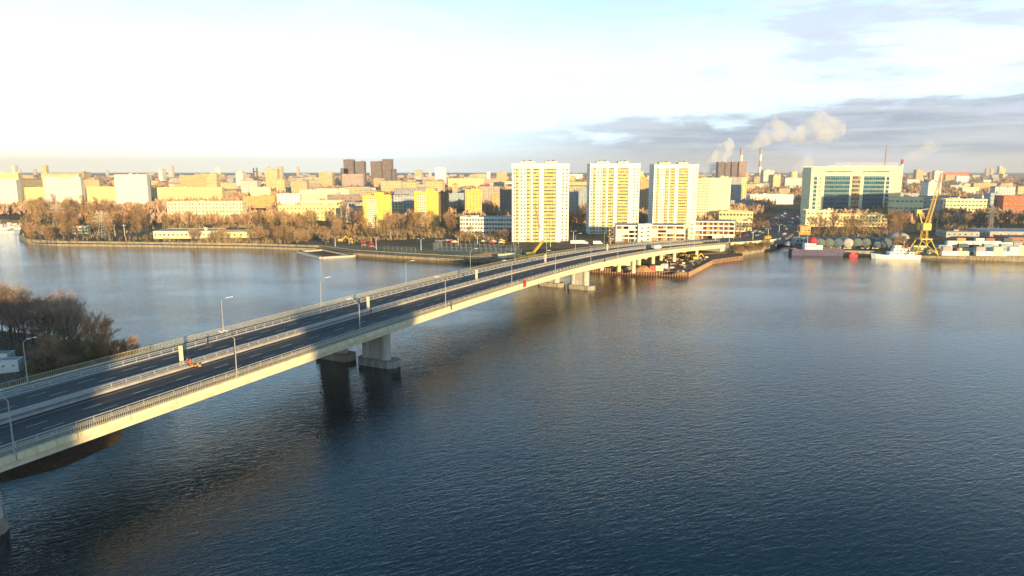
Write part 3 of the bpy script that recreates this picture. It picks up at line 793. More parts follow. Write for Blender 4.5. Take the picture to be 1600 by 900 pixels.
# ---- the three tall residential towers by the bridge
def res_tower(label, x0, x1, yb, yt, yaw, colsmap, floors=21, depth=16, g=3.0):
    mid, wd, h, psi = place(x0, x1, yb, yt, yaw, g)
    t = thing('residential_tower', label, 'tower block', (mid.x, mid.y, g), psi, 'pale panel towers beside the bridge')
    BUILT.append((mid.x-math.sin(psi)*depth/2, mid.y+math.cos(psi)*depth/2, wd/2+4, wd, depth))
    w2 = wd/2; top = 3.2
    a = MB(); a.box(-w2, w2, 0.0, depth, -0.5, h-0.3)
    # projecting blank bays
    for u0, u1, kind in colsmap:
        if kind == 'bay': a.box(-w2+wd*u0, -w2+wd*u1, -0.9, -0.003, 0, h-top*0.4)
    # fine panel joints
    fh = (h-top)/floors
    a.build('wall', 'panelwhite', t)
    a = MB(); a.box(-w2-0.15, w2+0.15, -0.95, 0.0-0.004, h-top, h+0.2, 0); a.box(-w2-0.15, w2+0.15, 0.0, depth+0.2, h-0.25, h+0.2, 0)
    a.box(-w2+0.3, w2-0.3, 0.3, depth-0.3, h+0.2, h+0.26, 1)
    ro = a.build('roof', ['panelwhite', 'rooffelt'], t)
    for xx, bw in ((-w2*0.45, wd*0.26), (w2*0.38, wd*0.22)):
        b = MB(); b.box(-bw/2, bw/2, -2.5, 3, 0, 1.7, 0); b.box(-bw/2-.1, bw/2+.1, -2.6, 3.1, 1.55, 1.75, 1); b.box(bw*0.1, bw*0.25, -1, 1, 1.7, 2.5, 1); b.box(-bw*0.3, -bw*0.2, -1, 1, 1.7, 2.3, 1); b.tube((bw*.4,0,1.7),(bw*.4,0,5.0),.06,n=4)
        o = b.build('penthouse', ['palecream', 'rooffelt'], ro); o.location = (xx, depth*0.45, h+0.2)
    wi = []; ba = []
    for u0, u1, kind in colsmap:
        xc = -w2+wd*(u0+u1)/2; ww = wd*(u1-u0)
        for f in range(floors):
            z_ = 0.3+f*fh
            if kind == 'w': wi.append(('window', xc, -0.02, z_+fh*0.28, 0, ww*0.62, fh*0.5))
            if kind == 'bw': wi.append(('window', xc, -0.92, z_+fh*0.28, 0, ww*0.5, fh*0.42))
            if kind == 'l': ba.append(('balcony', xc, -0.3, z_, 0, ww*0.94, fh*0.97))
    for f in range(floors):
        for c in range(3):
            wi.append(('window', -w2-0.02, depth*(c+0.6)/3.4, 0.3+f*fh+fh*0.28, -math.pi/2, 1.5, fh*0.5))
            wi.append(('window', w2+0.02, depth*(c+0.6)/3.4, 0.3+f*fh+fh*0.28, math.pi/2, 1.5, fh*0.5))
    random.shuffle(wi)
    openings(t, wi); openings(t, ba, ('glass', 'frame', 'balyellow'), part='balcony')
    return t
MAPA = [(0.015,0.065,'w'),(0.075,0.12,'l'),(0.145,0.19,'w'),(0.205,0.25,'w'),(0.265,0.315,'l'),(0.33,0.365,'bay'),(0.37,0.415,'l'),(0.42,0.465,'l'),
        (0.475,0.555,'bay'),(0.565,0.61,'l'),(0.615,0.66,'l'),(0.665,0.71,'l'),(0.715,0.76,'l'),(0.77,0.86,'bay'),(0.87,0.92,'w'),(0.935,0.985,'w')]
res_tower('tall pale yellow and white tower block, widest one, left of the two others', 800, 888, 378, 256, 0, MAPA)
res_tower('tall pale tower block in the middle, rising behind the parking garage corner', 920, 997, 366, 256, 2, MAPA)
res_tower('tall pale tower block farthest right of three, straight behind the parking garage', 1019, 1087, 357, 257, 3, MAPA)

# ---- other near and middle buildings (each from where its front stands)
B = building
B('orange and cream panel tower in the gap between the second and third pale towers', 997, 1019, 335, 279, 14, 3, 'orange', floors=17, cols=5, name='residential_tower', cat='tower block', cap=60)
B('lower tower block with dark loggias right of the third pale tower', 1088, 1106, 347, 279, 16, 3, 'palecream', floors=16, cols=5, name='residential_tower', cat='tower block', cap=80)
B('broad windowless cream gable tower with balconies on its right edge', 1106, 1139, 346, 278, 18, -4, 'palecream', floors=16, cols=1, win=(1.2,1.2), name='residential_tower', cat='tower block', wins=False)
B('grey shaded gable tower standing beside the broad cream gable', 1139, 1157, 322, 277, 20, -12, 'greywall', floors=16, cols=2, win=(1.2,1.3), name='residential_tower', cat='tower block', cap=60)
B('narrow bright yellow tower edge just left of the striped chimney base', 1157, 1165, 320, 279, 14, -5, 'cream', floors=14, cols=2, name='residential_tower', cat='tower block', cap=40)
def yellow_tower(label, x0, x1, yb, yt, depth, yaw, floors, hut=0.25):
    t, wd, h, dp = B(label, x0, x1, yb, yt, depth, yaw, 'yellowbrick', floors=0, wins=False, name='residential_tower', cat='tower block', roofbits=0)
    w2 = wd/2; fh = (h-2.2)/floors; it = []
    a = MB(); a.box(-w2+wd*.13, -w2+wd*.47, -0.5, -0.003, 0, h-2.4); a.build('window_bay', 'palecream', t)
    a = MB(); a.box(w2*hut-wd*.22, w2*hut+wd*.12, 2, 8, h-.3, h+2.6, 0); a.box(w2*hut-wd*.24, w2*hut+wd*.14, 1.8, 8.2, h+2.6, h+2.8, 1); a.build('roof_hut', ['yellowbrick', 'rooffelt'], t)
    for f in range(floors):
        for c in range(4): it.append(('window', -w2+wd*(.175+c*.083), -0.52, .4+f*fh+fh*.22, 0, wd*.066, fh*.55))
        if f % 2 == 0: it.append(('window', w2-wd*.13, -0.02, .4+f*fh+fh*.3, 0, 1.1, fh*.4))
        it.append(('window', w2+.02, dp*.3, .4+f*fh+fh*.25, math.pi/2, 1.4, fh*.5)); it.append(('window', w2+.02, dp*.7, .4+f*fh+fh*.25, math.pi/2, 1.4, fh*.5))
    openings(t, it)
yellow_tower('yellow brick tower with white window bay on its left half, rising from the woods left', 568, 613, 356, 305, 15, 11, 14)
yellow_tower('yellow brick tower with white window bay, standing beside a dark brown block', 648, 686, 354, 299, 15, 8, 13, .4)
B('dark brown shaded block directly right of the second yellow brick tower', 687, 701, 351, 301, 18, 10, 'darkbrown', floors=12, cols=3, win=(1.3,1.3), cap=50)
B('narrow orange yellow tower over the roof of the long school', 727, 753, 338, 296, 15, 8, 'yellowbrick', floors=11, cols=5, name='residential_tower', cat='tower block', win=(1.3,1.3), cap=70)
B('small orange yellow tower beside the brown block left of the widest pale tower', 768, 781, 328, 305, 14, 5, 'orange', floors=9, cols=3, name='residential_tower', cat='tower block', win=(1.3,1.3), cap=40)
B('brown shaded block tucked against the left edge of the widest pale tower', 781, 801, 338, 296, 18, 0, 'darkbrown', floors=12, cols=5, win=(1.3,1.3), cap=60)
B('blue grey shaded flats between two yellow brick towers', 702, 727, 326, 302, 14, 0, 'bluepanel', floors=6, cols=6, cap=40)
B('long white school with blue grey window bands in front of the widest tower', 719, 800, 367, 339, 14, -6, 'panelwhite', floors=4, cols=18, name='school_building', cat='school', win=(1.8,1.6), cap=72, band='white')
B('long five storey pale block with regular windows behind a row of bare trees', 263, 380, 346, 315, 13, 2, 'palecream', floors=5, cols=22, name='office_building', cat='office', win=(1.5,1.5), cap=100)
B('long low cream hall with a flat grey roof on the wooded bank', 240, 336, 373, 361, 24, 4, 'palecream', roof='roofgrey', floors=1, cols=14, name='warehouse', cat='hall', parapet=0.3, roofbits=1)
B('low brown roofed shed right of the long low cream hall', 342, 402, 372, 362, 16, 4, 'cream', roof='roofgrey', floors=1, cols=6, name='warehouse', cat='shed', parapet=0.3, roofbits=0)
B('tiny pale boathouse with dark windows among trees near the shore', 113, 138, 366, 354, 9, 20, 'palecream', roof='roofgrey', floors=2, cols=5, name='house', cat='house', parapet=0.3, roofbits=0)
B('bright white slab at the left edge of the picture', -8, 30, 326, 281, 14, 14, 'panelwhite', floors=12, cols=10, cap=100)
B('big dazzling white slab left of the plain white one, with shaded right side', 73, 130, 325, 277, 14, 14, 'panelwhite', floors=14, cols=16, cap=100)
B('white slab with cool tint standing over the woods between yellow blocks', 183, 233, 325, 273, 14, 12, 'white', floors=14, cols=13, cap=100)
B('yellow block filling the gap between the two leftmost white slabs', 40, 74, 324, 293, 14, 10, 'cream', floors=9, cols=9, cap=60)
B('yellow nine storey block between the big white slab and the cool white slab', 136, 183, 323, 292, 14, 10, 'cream', floors=9, cols=12, cap=60)
B('very long yellow slab stretching right from the cool white slab', 234, 348, 318, 293, 14, 6, 'cream', floors=6, cols=24, cap=80)
B('higher yellow block looking over the leftmost white slab', 3, 33, 315, 270, 14, 12, 'cream', floors=14, cols=8, cap=60)
B('small cream block with a dark right side near a brown wood', 392, 423, 312, 293, 13, 14, 'palecream', floors=5, cols=7, cap=40)
B('long pale yellow institute with grey roof, highest of a stepped row', 469, 546, 318, 297, 15, 4, 'palecream', roof='roofgrey', floors=4, cols=18, name='office_building', cat='office', cap=72)
B('white and cream three storey block left of the pale institute', 433, 469, 320, 303, 14, 4, 'white', floors=3, cols=7, name='office_building', cat='office', cap=30)
B('cream workshop with a dark window strip under its roof edge', 472, 535, 338, 314, 15, 2, 'palecream', floors=3, cols=14, name='office_building', cat='office', cap=50)
B('long low yellow wing behind the bare trees in front of the workshop', 436, 530, 345, 321, 12, 2, 'cream', floors=3, cols=16, name='office_building', cat='office', cap=50)
B('grey shaded three storey block left of the first yellow brick tower', 533, 569, 348, 323, 14, 2, 'greywall', roof='roofgrey', floors=3, cols=9, name='office_building', cat='office', cap=36)
B('orange tinted low block at the right end of the left woods', 381, 430, 325, 307, 13, 5, 'orange', floors=4, cols=10, cap=40)
B('long golden slab of five storeys in the middle distance', 700, 757, 296, 279, 14, 0, 'cream', floors=5, cols=20, cap=40)
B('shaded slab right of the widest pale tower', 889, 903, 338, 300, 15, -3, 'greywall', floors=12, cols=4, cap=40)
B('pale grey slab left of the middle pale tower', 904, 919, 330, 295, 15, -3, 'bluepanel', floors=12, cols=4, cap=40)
B('two storey yellow school with large windows behind the parking garage', 1123, 1176, 349, 330, 16, -8, 'cream', floors=2, cols=10, name='school_building', cat='school', cap=30, win=(2.2,2.0))
B('small cream annex in front of the yellow school', 1149, 1174, 362, 345, 12, -14, 'palecream', floors=3, cols=5, name='office_building', cat='office', cap=30)
B('grey flat roofed block between the grey gable tower and the avenue', 1141, 1176, 328, 313, 14, -6, 'greywall', floors=3, cols=8, name='office_building', cat='office', cap=30)
B('long low white logistics building beyond the avenue, right half shaded', 1172, 1239, 319, 304, 26, -3, 'white', roof='roofgrey', floors=2, cols=16, name='warehouse', cat='warehouse', cap=40, win=(1.2,1.2))
B('cream three storey block with red brick stripes left of the harbour trees', 1258, 1300, 354, 328, 13, -4, 'palecream', floors=3, cols=6, name='office_building', cat='office', cap=40, win=(1.6,1.6))
B('long cream three storey block behind the bare harbour trees', 1287, 1386, 354, 335, 13, -5, 'cream', floors=3, cols=20, name='office_building', cat='office', cap=70, win=(1.4,1.6))
B('small square orange kiosk house beside the harbour shed', 1250, 1266, 367, 353, 8, -6, 'orange', floors=1, cols=3, name='house', cat='house', parapet=0.4, roofbits=0)
B('cream plant building left of the yellow harbour crane', 1396, 1440, 342, 308, 16, -8, 'palecream', floors=3, cols=6, name='office_building', cat='office', cap=30, win=(3.0,1.4))
B('brown roofed extension against the right edge of the glass office', 1394, 1409, 340, 314, 14, -8, 'cream', floors=3, cols=3, name='office_building', cat='office', cap=20)
B('grey and cream frame building right behind the harbour crane boom', 1440, 1472, 342, 312, 16, -8, 'greywall', floors=4, cols=5, name='office_building', cat='office', cap=30)
B('cream factory block with three neat window rows right of the crane', 1476, 1545, 336, 311, 15, -8, 'palecream', floors=4, cols=12, name='office_building', cat='office', cap=60, win=(2.6,1.6))
B('grey blue block squeezed between the cream factory and the red brick one', 1545, 1562, 330, 302, 15, -8, 'bluepanel', floors=4, cols=4, name='office_building', cat='office', cap=20)
B('red brick factory at the right edge of the picture', 1565, 1640, 338, 306, 20, -10, 'redbrick', floors=4, cols=9, name='factory_building', cat='factory', cap=40, win=(2.0,1.4))
B('cream villa like block with a small roof turret far behind the crane', 1503, 1529, 305, 293, 16, -5, 'palecream', floors=3, cols=8, name='office_building', cat='office', cap=24)
B('wide orange brick slab on the skyline behind the crane tip', 1452, 1513, 281, 269, 16, -4, 'redbrick', floors=8, cols=14, cap=40, win=(2.5,1.6))
B('bright white cube block on the skyline right of the orange slab', 1494, 1513, 286, 275, 14, -4, 'white', floors=6, cols=6, cap=30)
B('left one of two pinkish twin towers on the right skyline', 1540, 1545.5, 275, 263.5, 18, -4, 'fc_pink', wins=False, name='residential_tower', cat='tower block')
B('right one of two pinkish twin towers on the right skyline', 1547, 1552, 275, 263.5, 18, -4, 'fc_pink', wins=False, name='residential_tower', cat='tower block')
# brown towers on the skyline
for a, b, yt, yb, lb in ((538,553,249,291,'tallest dark brown tower of the left skyline group'), (533,545,263,291,'low stepped brown tower at the left end of the skyline group'),
                         (556,570,252,291,'dark brown tower right in the left skyline group, with slanted roof'), (580,597,252,290,'left dark brown tower of the right skyline pair'),
                         (598,613,248.5,290,'taller right dark brown tower of the right skyline pair'), (612,618,264,290,'thin low brown wing at the right end of the skyline pair')):
    B(lb, a, b, yb, yt, 30, 0, 'fc_brown', wins=False, name='high_rise', cat='tower')
for a, b, yt, lb in ((1121,1131,253,'brown high rise at the left of the row below the chimney smoke'), (1132,1140,254,'second brown high rise from the left below the chimney smoke'),
                     (1142,1151,253,'third brown high rise in the row beside the left chimney'), (1153,1165,253,'orange brown high rise right in front of the left striped chimney')):
    B(lb, a, b, 292, yt, 30, -3, 'fc_brick' if a > 1150 else 'fc_brown', wins=False, name='high_rise', cat='tower')
B('pinkish wavy slab in front of the dark brown skyline towers', 535, 568, 295, 272, 22, 0, 'fc_pink', wins=False)
B('cream stepped block left of the dark brown skyline towers', 499, 520, 295, 269, 25, 0, 'fc_cream', wins=False)
B('brilliant white tower alone on the skyline right of the brown pair', 680, 697, 289, 262.5, 22, 0, 'white', wins=False, name='residential_tower', cat='tower block')
B('cream block on the skyline over the golden slab', 776, 792, 288, 269, 22, 0, 'fc_cream', wins=False)
B('slim white tower between golden slab and cream skyline block', 760.5, 766, 288, 269, 18, 0, 'white', wins=False, name='residential_tower', cat='tower block')
B('wide orange topped block on the left skyline above the yellow slab', 283, 326, 300, 274, 16, 4, 'fc_yellow', wins=False)
B('yellow slab on the skyline above the big dazzling white slab', 68, 126, 300, 271, 16, 4, 'fc_cream', wins=False)

# ---- red stripes of the striped block are its own wall panels
st_ = [o for o in COL.objects if o.get('label', '').startswith('cream three storey block with red brick')][0]
a = MB()
for xx in (-2.5, 1.5, 5.5): a.box(xx-0.8, xx+0.8, -0.05, -0.003, 0.2, 8.5)
a.build('brick_stripe', 'redbrick', st_)

# ---- the big glass fronted office
def big_office():
    mid, wd, h, psi = place(1263, 1404, 337, 261.5, -6, 3.0); dp = 30
    t = thing('office_building', 'huge cream office block with two teal glass walls above the harbour', 'office', (mid.x, mid.y, 3.0), psi)
    BUILT.append((mid.x-math.sin(psi)*dp/2, mid.y+math.cos(psi)*dp/2, wd/2+4, wd, dp))
    w2 = wd/2; X_ = lambda u: -w2+wd*u
    a = MB(); a.box(-w2, w2, 0, dp, -0.5, h); a.build('wall', 'palecream', t)
    a = MB(); a.box(-w2+.4, w2-.4, .4, dp-.4, h, h+0.15, 0); a.box(-w2-.1, w2+.1, -.1, .4, h, h+1.0, 1); a.box(-w2-.1, w2+.1, dp-.4, dp+.1, h, h+1.0, 1)
    ro = a.build('roof', ['rooffelt', 'palecream'], t)
    for k in range(9):
        b = MB(); bw = uni(1, 4); b.box(-bw, bw, -1.2, 1.2, 0, uni(.8, 2.2), 0); o = b.build('roof_unit', 'galv', ro); o.location = (uni(-w2*.9, w2*.9), uni(4, dp-5), h+.15)
    b = MB()
    for k in range(34): xx = -w2*0.45+k*wd*0.7/34; b.tube((xx, 4, h), (xx, 4, h+6), 0.09, 0.05, 4)
    for zz in (2, 4): b.tube((-w2*0.45, 4, h+zz), (w2*0.93, 4, h+zz), 0.05, n=4)
    b.build('antenna_fence', 'galv', t)
    z0, z1 = h*0.14, h*0.83
    for u0, u1, nm in ((0.155,0.435,'c'),(0.585,0.815,'c'),(0.035,0.07,'s'),(0.83,0.865,'s')):
        b = MB(); nf = 8; nc = max(1, int(round((u1-u0)*wd/1.9)))
        for f in range(nf):
            for c in range(nc):
                xa = X_(u0)+(X_(u1)-X_(u0))*c/nc; xb = X_(u0)+(X_(u1)-X_(u0))*(c+1)/nc
                za = z0+(z1-z0)*f/nf; zb = z0+(z1-z0)*(f+1)/nf; zm = za+(zb-za)*0.62
                b.box(xa+.05, xb-.05, -0.20, -0.14, za+.05, zm, 0); b.box(xa+.05, xb-.05, -0.20, -0.14, zm+.06, zb-.05, 1)
        b.box(X_(u0)-.15, X_(u1)+.15, -0.14, -0.003, z0-.2, z1+.2, 2)
        b.build('glass_wall', ['teal', 'bluepanel' if nm == 's' else 'spandrel', 'frame'], t)
    it = []; ba = []
    for f in range(8):
        z_ = z0+(z1-z0)*f/8
        it.append(('window', X_(0.105), -0.02, z_+0.9, 0, 1.5, 1.6))
        for u in (0.475, 0.505, 0.535): ba.append(('balcony', X_(u), -0.3, z_, 0, wd*0.026, (z1-z0)/8*0.96))
    for k in range(12): it.append(('window', X_(0.17+k*0.024), -0.02, h*0.9, 0, 1.9, 1.6))
    for k in range(12): it.append(('window', X_(0.58+k*0.024), -0.02, h*0.9, 0, 1.9, 1.6))
    for k in range(24): it.append(('window', X_(0.03+k*0.039), -0.02, h*0.045, 0, 3.2, 2.6))
    openings(t, it); openings(t, ba, ('glass', 'frame', 'orange'), part='balcony')
big_office()

# ---- open deck parking garages
def garage(label, x0, x1, yb, yt, yaw, depth=18, levels=4, stair='l'):
    mid, wd, h, psi = place(x0, x1, yb, yt, yaw, 3.0)
    t = thing('parking_garage', label, 'parking garage', (mid.x, mid.y, 3.0), psi, 'open deck parking garages by the bridge end')
    BUILT.append((mid.x-math.sin(psi)*depth/2, mid.y+math.cos(psi)*depth/2, wd/2+2, wd, depth))
    w2 = wd/2; lh = h/levels
    a = MB(); a.box(-w2+.5, w2-.5, 7.5, depth, 0, h-0.5, 0)
    for k in range(int(wd/7)): a.box(-w2+4+k*7, -w2+6.5+k*7, 7.2, 7.49, 0.1, h-0.7, 1)
    a.build('inner_wall', ['rust', 'orange'], t)
    for k in range(levels+1):
        a = MB(); z_ = k*lh if k else 0.05
        a.box(-w2, w2, 0, depth, z_-0.22, z_)
        if k: a.box(-w2, w2, -0.18, -0.003, z_-0.25, z_+(0.72 if k < levels else 0.3))
        a.build('floor_slab', 'white', t)
    nb = max(4, int(wd/6))
    me = MB().box(-0.22, 0.22, -0.05, 0.45, 0, h-0.25).mesh('column', 'panelwhite')
    for k in range(nb+1): child(me, 'column', t, (-w2+0.3+(wd-0.6)*k/nb, 0.05, 0))
    scr = MB().box(-wd/nb/2+0.5, wd/nb/2-0.5, 0.5, 0.62, 0.85, lh-0.3).mesh('screen', 'frame')
    for l in range(levels):
        for k in range(nb):
            if rnd() < 0.14: child(scr, 'screen', t, (-w2+wd*(k+0.5)/nb, 0, l*lh))
    e = -1 if stair == 'l' else 1
    a = MB(); a.box(e*w2-2.6, e*w2+2.6, -1.6, 3.5, 0, h+1.5); tw = a.build('stair_tower', 'panelwhite', t)
    for l in range(levels):
        a = MB().box(-0.6, 0.6, -1.68, -1.6, 0, 1.0); o = a.build('window', 'glass', tw); o.location = (e*w2, -0.0, l*lh+1)
    a = MB(); xs = -e*(w2+2.4)
    for l in range(levels):
        a.beam((xs-1.8, 1, l*lh), (xs+1.8, 1, (l+1)*lh), 1.2, 0.18); a.beam((xs+1.8, 2.4, l*lh), (xs-1.8, 2.4, (l+1)*lh), 1.2, 0.18)
    for dx in (-2.1, 2.1): a.beam((xs+dx, 0.4, 0), (xs+dx, 0.4, h), .25, .25)
    a.build('fire_stair', 'orange', t)
    a = MB(); a.box(-w2-.1, w2+.1, -.1, depth+.1, h+.002, h+.5, 1); a.box(-w2+.6, w2-.6, .6, depth-.6, h+.51, h+.56, 0)
    a.build('roof', ['roofgrey', 'panelwhite'], t)
garage('open parking garage at the left, closest to the middle pale tower', 962, 1002, 379, 353, -4, stair='r')
garage('open parking garage in the middle of three, standing a little forward', 1012, 1070, 377, 353, -6, stair='l')
garage('open parking garage at the right, with red and dark openings', 1080, 1147, 374, 347, -8, stair='l')

# ---- harbour sheds
B('blue grey roofed shed beyond the container yard at the right edge', 1546, 1640, 372, 362, 30, -6, 'greywall', roof='roofblue', floors=1, cols=8, name='warehouse', cat='shed', parapet=0.2, roofbits=0)
B('brown fronted shed behind the containers at the far right', 1575, 1640, 381, 371, 18, -6, 'redbrick', roof='rooffelt', floors=1, cols=8, name='warehouse', cat='shed', parapet=0.2, roofbits=0)
B('low dark shed right behind the crane portal', 1478, 1530, 371, 362, 16, -6, 'greywall', roof='rooffelt', floors=1, cols=6, name='warehouse', cat='shed', parapet=0.2, roofbits=1)
B('small teal roofed shed left of the round tanks', 1243, 1268, 381, 372, 8, -6, 'bluepanel', roof='roofgrey', floors=1, cols=4, name='warehouse', cat='shed', parapet=0.2, roofbits=0)
def dome(label, x_, y_, r, h):
    p = at(x_, y_, 3); t = thing('storage_dome', label, 'dome', p)
    a = MB(); a.lathe([(r*math.cos(R(k)), h*math.sin(R(k))) for k in range(0, 90, 15)]+[(0.2, h)], (0,0), 18); a.build('shell', 'roofgrey', t, True)
    a = MB(); a.box(-r*0.25, r*0.25, -r*0.98, -r*0.6, 0, h*0.45); a.build('door', 'darkhole', t)
dome('pale fabric dome tent by the little basin left of the barge', 1233, 383, 3.5, 3.0)
dome('low grey dome roof left of the crane portal', 1402, 372, 8, 4.6)

# ---- round storage tanks in a row behind the barge
def tank(x_, mt, label, r=3.0):
    p = at(x_, 389, 3); t = thing('storage_tank', label, 'storage tank', (p.x, p.y, 3), R(-8), 'round storage tanks behind the barge')
    a = MB(); n = 18
    prof = [(r*0.25, -0.9), (r*0.8, -0.45), (r, 0), (r, 12), (r*0.6, 12.8)]
    vs = []; fs = []
    for rr, yy in prof: vs += [(rr*math.cos(2*math.pi*i/n), yy, r+0.7+rr*math.sin(2*math.pi*i/n)) for i in range(n)]
    for k in range(len(prof)-1): fs += [(k*n+i, k*n+(i+1)%n, (k+1)*n+(i+1)%n, (k+1)*n+i) for i in range(n)]
    fs += [tuple(range(n)), tuple(range(len(vs)-1, len(vs)-n-1, -1))]
    a.add(vs, fs); a.build('vessel', mt, t)
    a = MB()
    for yy in (0.05, 6, 11.9):
        for i in range(n):
            a0, a1 = 2*math.pi*i/n, 2*math.pi*(i+1)/n; a.tube((1.02*r*math.cos(a0), yy, r+.7+1.02*r*math.sin(a0)), (1.02*r*math.cos(a1), yy, r+.7+1.02*r*math.sin(a1)), 0.1, n=4)
    a.build('hoop', 'darkmetal', t)
    a = MB()
    for yy in (1.5, 10): a.box(-r*.8, r*.8, yy-.3, yy+.3, -.1, 1.6)
    a.build('cradle', 'concrete', t)
tl = ['green horizontal tank right behind the red wheelhouse of the barge', 'second green tank from the wheelhouse, half in shade', 'blue tank third from the barge wheelhouse', 'grey tank in the middle of the round tank row',
      'weathered green tank just right of the grey one', 'green tank two places right of the grey tank', 'dark blue tank near the right end of the tank row', 'last dark blue tank, beside the white ship bow']
for k, (x_, mt) in enumerate(((1281,'tankgreen'),(1295,'tankgreen'),(1309,'tankblue'),(1325,'greywall'),(1339,'tankgreen'),(1353,'tankgreen'),(1370,'tankblue'),(1385,'tankblue'))): tank(x_, mt, tl[k])

# ------------------------------------------------------------------ harbour crane
def lattice(a, p, q, w0, w1, n, r):
    p = Vector(p); q = Vector(q); d = (q-p).normalized(); s_ = d.orthogonal().normalized(); u = d.cross(s_)
    def c(i, k): f = i/n; ww = (w0+(w1-w0)*f)/2; sg = ((-1,-1),(1,-1),(1,1),(-1,1))[k]; return p+(q-p)*f+s_*sg[0]*ww+u*sg[1]*ww
    for i in range(n):
        for k in range(4):
            a.tube(c(i,k), c(i+1,k), r, n=4, caps=False)
            a.tube(c(i,k), c(i+1,(k+1)%4), r*0.7, n=4, caps=False)
            a.tube(c(i,k), c(i,(k+1)%4), r*0.7, n=4, caps=False)
p = at(1448, 399, 3); cr = thing('harbour_crane', 'tall yellow harbour crane with raised boom on the quay', 'crane', p)
a = MB()
for sx_ in (-5, 5):
    for sy_ in (0, 9): a.beam((sx_*1.35, sy_, 0), (sx_*0.55, 4.5+(sy_-4.5)*.6, 9), 0.55, 0.55)
    a.beam((sx_*1.2, 0, 2), (sx_*1.2, 9, 2), .5, .6)
a.box(-3.4, 3.4, 1.6, 7.4, 8.9, 9.6)
for s_ in (-1, 1): a.beam((s_*6.5, 0, 0.4), (-s_*2.9, 1.8, 8.8), .22, .22); a.beam((s_*6.3, 0, 2.2), (s_*2.5, 0, 2.2), .3, .3)
for s_ in (-1, 1):
    for i in range(12):
        a0, a1 = 2*math.pi*i/12, 2*math.pi*(i+1)/12; a.tube((s_*6.2+1.9*math.cos(a0), -0.4, 2.6+1.9*math.sin(a0)), (s_*6.2+1.9*math.cos(a1), -0.4, 2.6+1.9*math.sin(a1)), .13, n=5)
a.build('portal', 'craneyellow', cr)
a = MB(); lattice(a, (0,4.5,9.6), (0,4.5,17), 3.2, 2.4, 3, .12); a.build('tower', 'craneyellow', cr)
a = MB(); a.box(-2.2, 2.6, 2.5, 8.5, 14.5, 18.5, 0); a.box(-3.2, -2.2, 2.2, 4.0, 15, 17.2, 1); a.build('machine_house', ['craneyellow', 'glass'], cr)
zt = z_at(1466, 296, p.y)-3; zt2 = z_at(1471, 270, p.y)-3
xb = ray(1465, 296).x/ray(1465, 296).y*(p.y+3)-p.x; xj = ray(1470, 270).x/ray(1470, 270).y*(p.y+3)-p.x
a = MB(); lattice(a, (0.8,4,18.2), (xb,3,zt), 2.0, 1.3, 12, .13); a.build('boom', 'craneyellow', cr)
a = MB(); lattice(a, (xb,3,zt), (xj,2.6,zt2), 1.1, .4, 7, .08); a.build('jib', 'redbrick', cr)
a = MB(); a.tube((xj,2.6,zt2), (xj+.3,1.5,12), .05, n=4); a.tube((xj-.4,2.6,zt2), (xj-.1,1.5,12), .05, n=4); a.build('cable', 'darkmetal', cr)
a = MB(); a.beam((-1.5,5,18), (-4.2,5.5,26), .5, .5); a.beam((-4.2,5.5,26), (.8+(xb-.8)*.45,4,18.2+(zt-18.2)*.45), .3, .3); a.box(-5.6,-3.0,4.4,6.6,24.2,26.4); a.build('counterweight', 'craneyellow', cr)

# mobile crane beside the bridge
p = at(826, 405, 3); t = thing('mobile_crane', 'yellow mobile crane with telescopic boom in front of the widest tower', 'crane', p, R(10))
a = MB(); a.box(-6, 5, -1.4, 1.4, .8, 2.1); a.box(-6.8, -4.6, -1.3, 1.3, 1.0, 3.0)
a.build('chassis', 'craneyellow', t)
for k in range(5):
    for e in (-1.45, 1.0):
        b = MB(); b.tube((-5.4+k*2.3, e, .6), (-5.4+k*2.3, e+.45, .6), .6, n=12); b.build('wheel', 'darkmetal', t)
a = MB(); a.box(-1.5, 3.5, -1.2, 1.2, 2.15, 3.8); a.build('cab', 'craneyellow', t)
p1 = at(855, 375, 3); 
a = MB(); hx = 9.8; a.beam((2.6, 0, 3.4), (hx, 8, z_at(838, 377, p.y+8)-3), 1.0, 1.1); a.build('boom', 'craneyellow', t)
zj = z_at(838,377,p.y+8)-3
a = MB(); a.beam((hx-0.5, 8, zj-1.5), (hx-1.6, 8.2, z_at(834,358,p.y+8)-3), .8, .9, 0); a.beam((hx-1.6, 8.2, z_at(834,358,p.y+8)-3), (hx-4.6, 8.5, z_at(826,322,p.y+8)-3), .55, .6, 1)
a.build('jib', ['white', 'redbrick'], t)

# ------------------------------------------------------------------ ships and boats
def hull_mesh(L, Wd, Hh, bow=0.28, sheer=1.0, m=0, transom=0.8):
    a = MB(); n = 14; rings = []
    for i in range(n+1):
        f = i/n; x_ = -L/2+L*f
        wv = 1.0
        if f > 1-bow: wv = math.sqrt(max(0, 1-((f-(1-bow))/bow)**2))*0.98+0.02
        if f < 0.1: wv = transom+(1-transom)*f/0.1
        zt_ = Hh*(1+0.35*sheer*max(0, (f-0.6)/0.4)**2+0.08*sheer*max(0, (0.2-f)/0.2))
        rake = (L*0.03)*max(0, (f-(1-bow))/bow)
        rings.append([(x_+rake, -Wd/2*wv, zt_), (x_, -Wd/2*wv*0.86, -0.6), (x_, Wd/2*wv*0.86, -0.6), (x_+rake, Wd/2*wv, zt_)])
    vs = [p for r in rings for p in r]; fs = []
    for i in range(n):
        for j in range(3): fs.append((i*4+j, (i+1)*4+j, (i+1)*4+j+1, i*4+j+1)) 
        fs.append((i*4+3, (i+1)*4+3, (i+1)*4, i*4))
    fs.append((0,1,2,3)); fs.append((n*4+3, n*4+2, n*4+1, n*4))
    a.add(vs, fs, m); return a
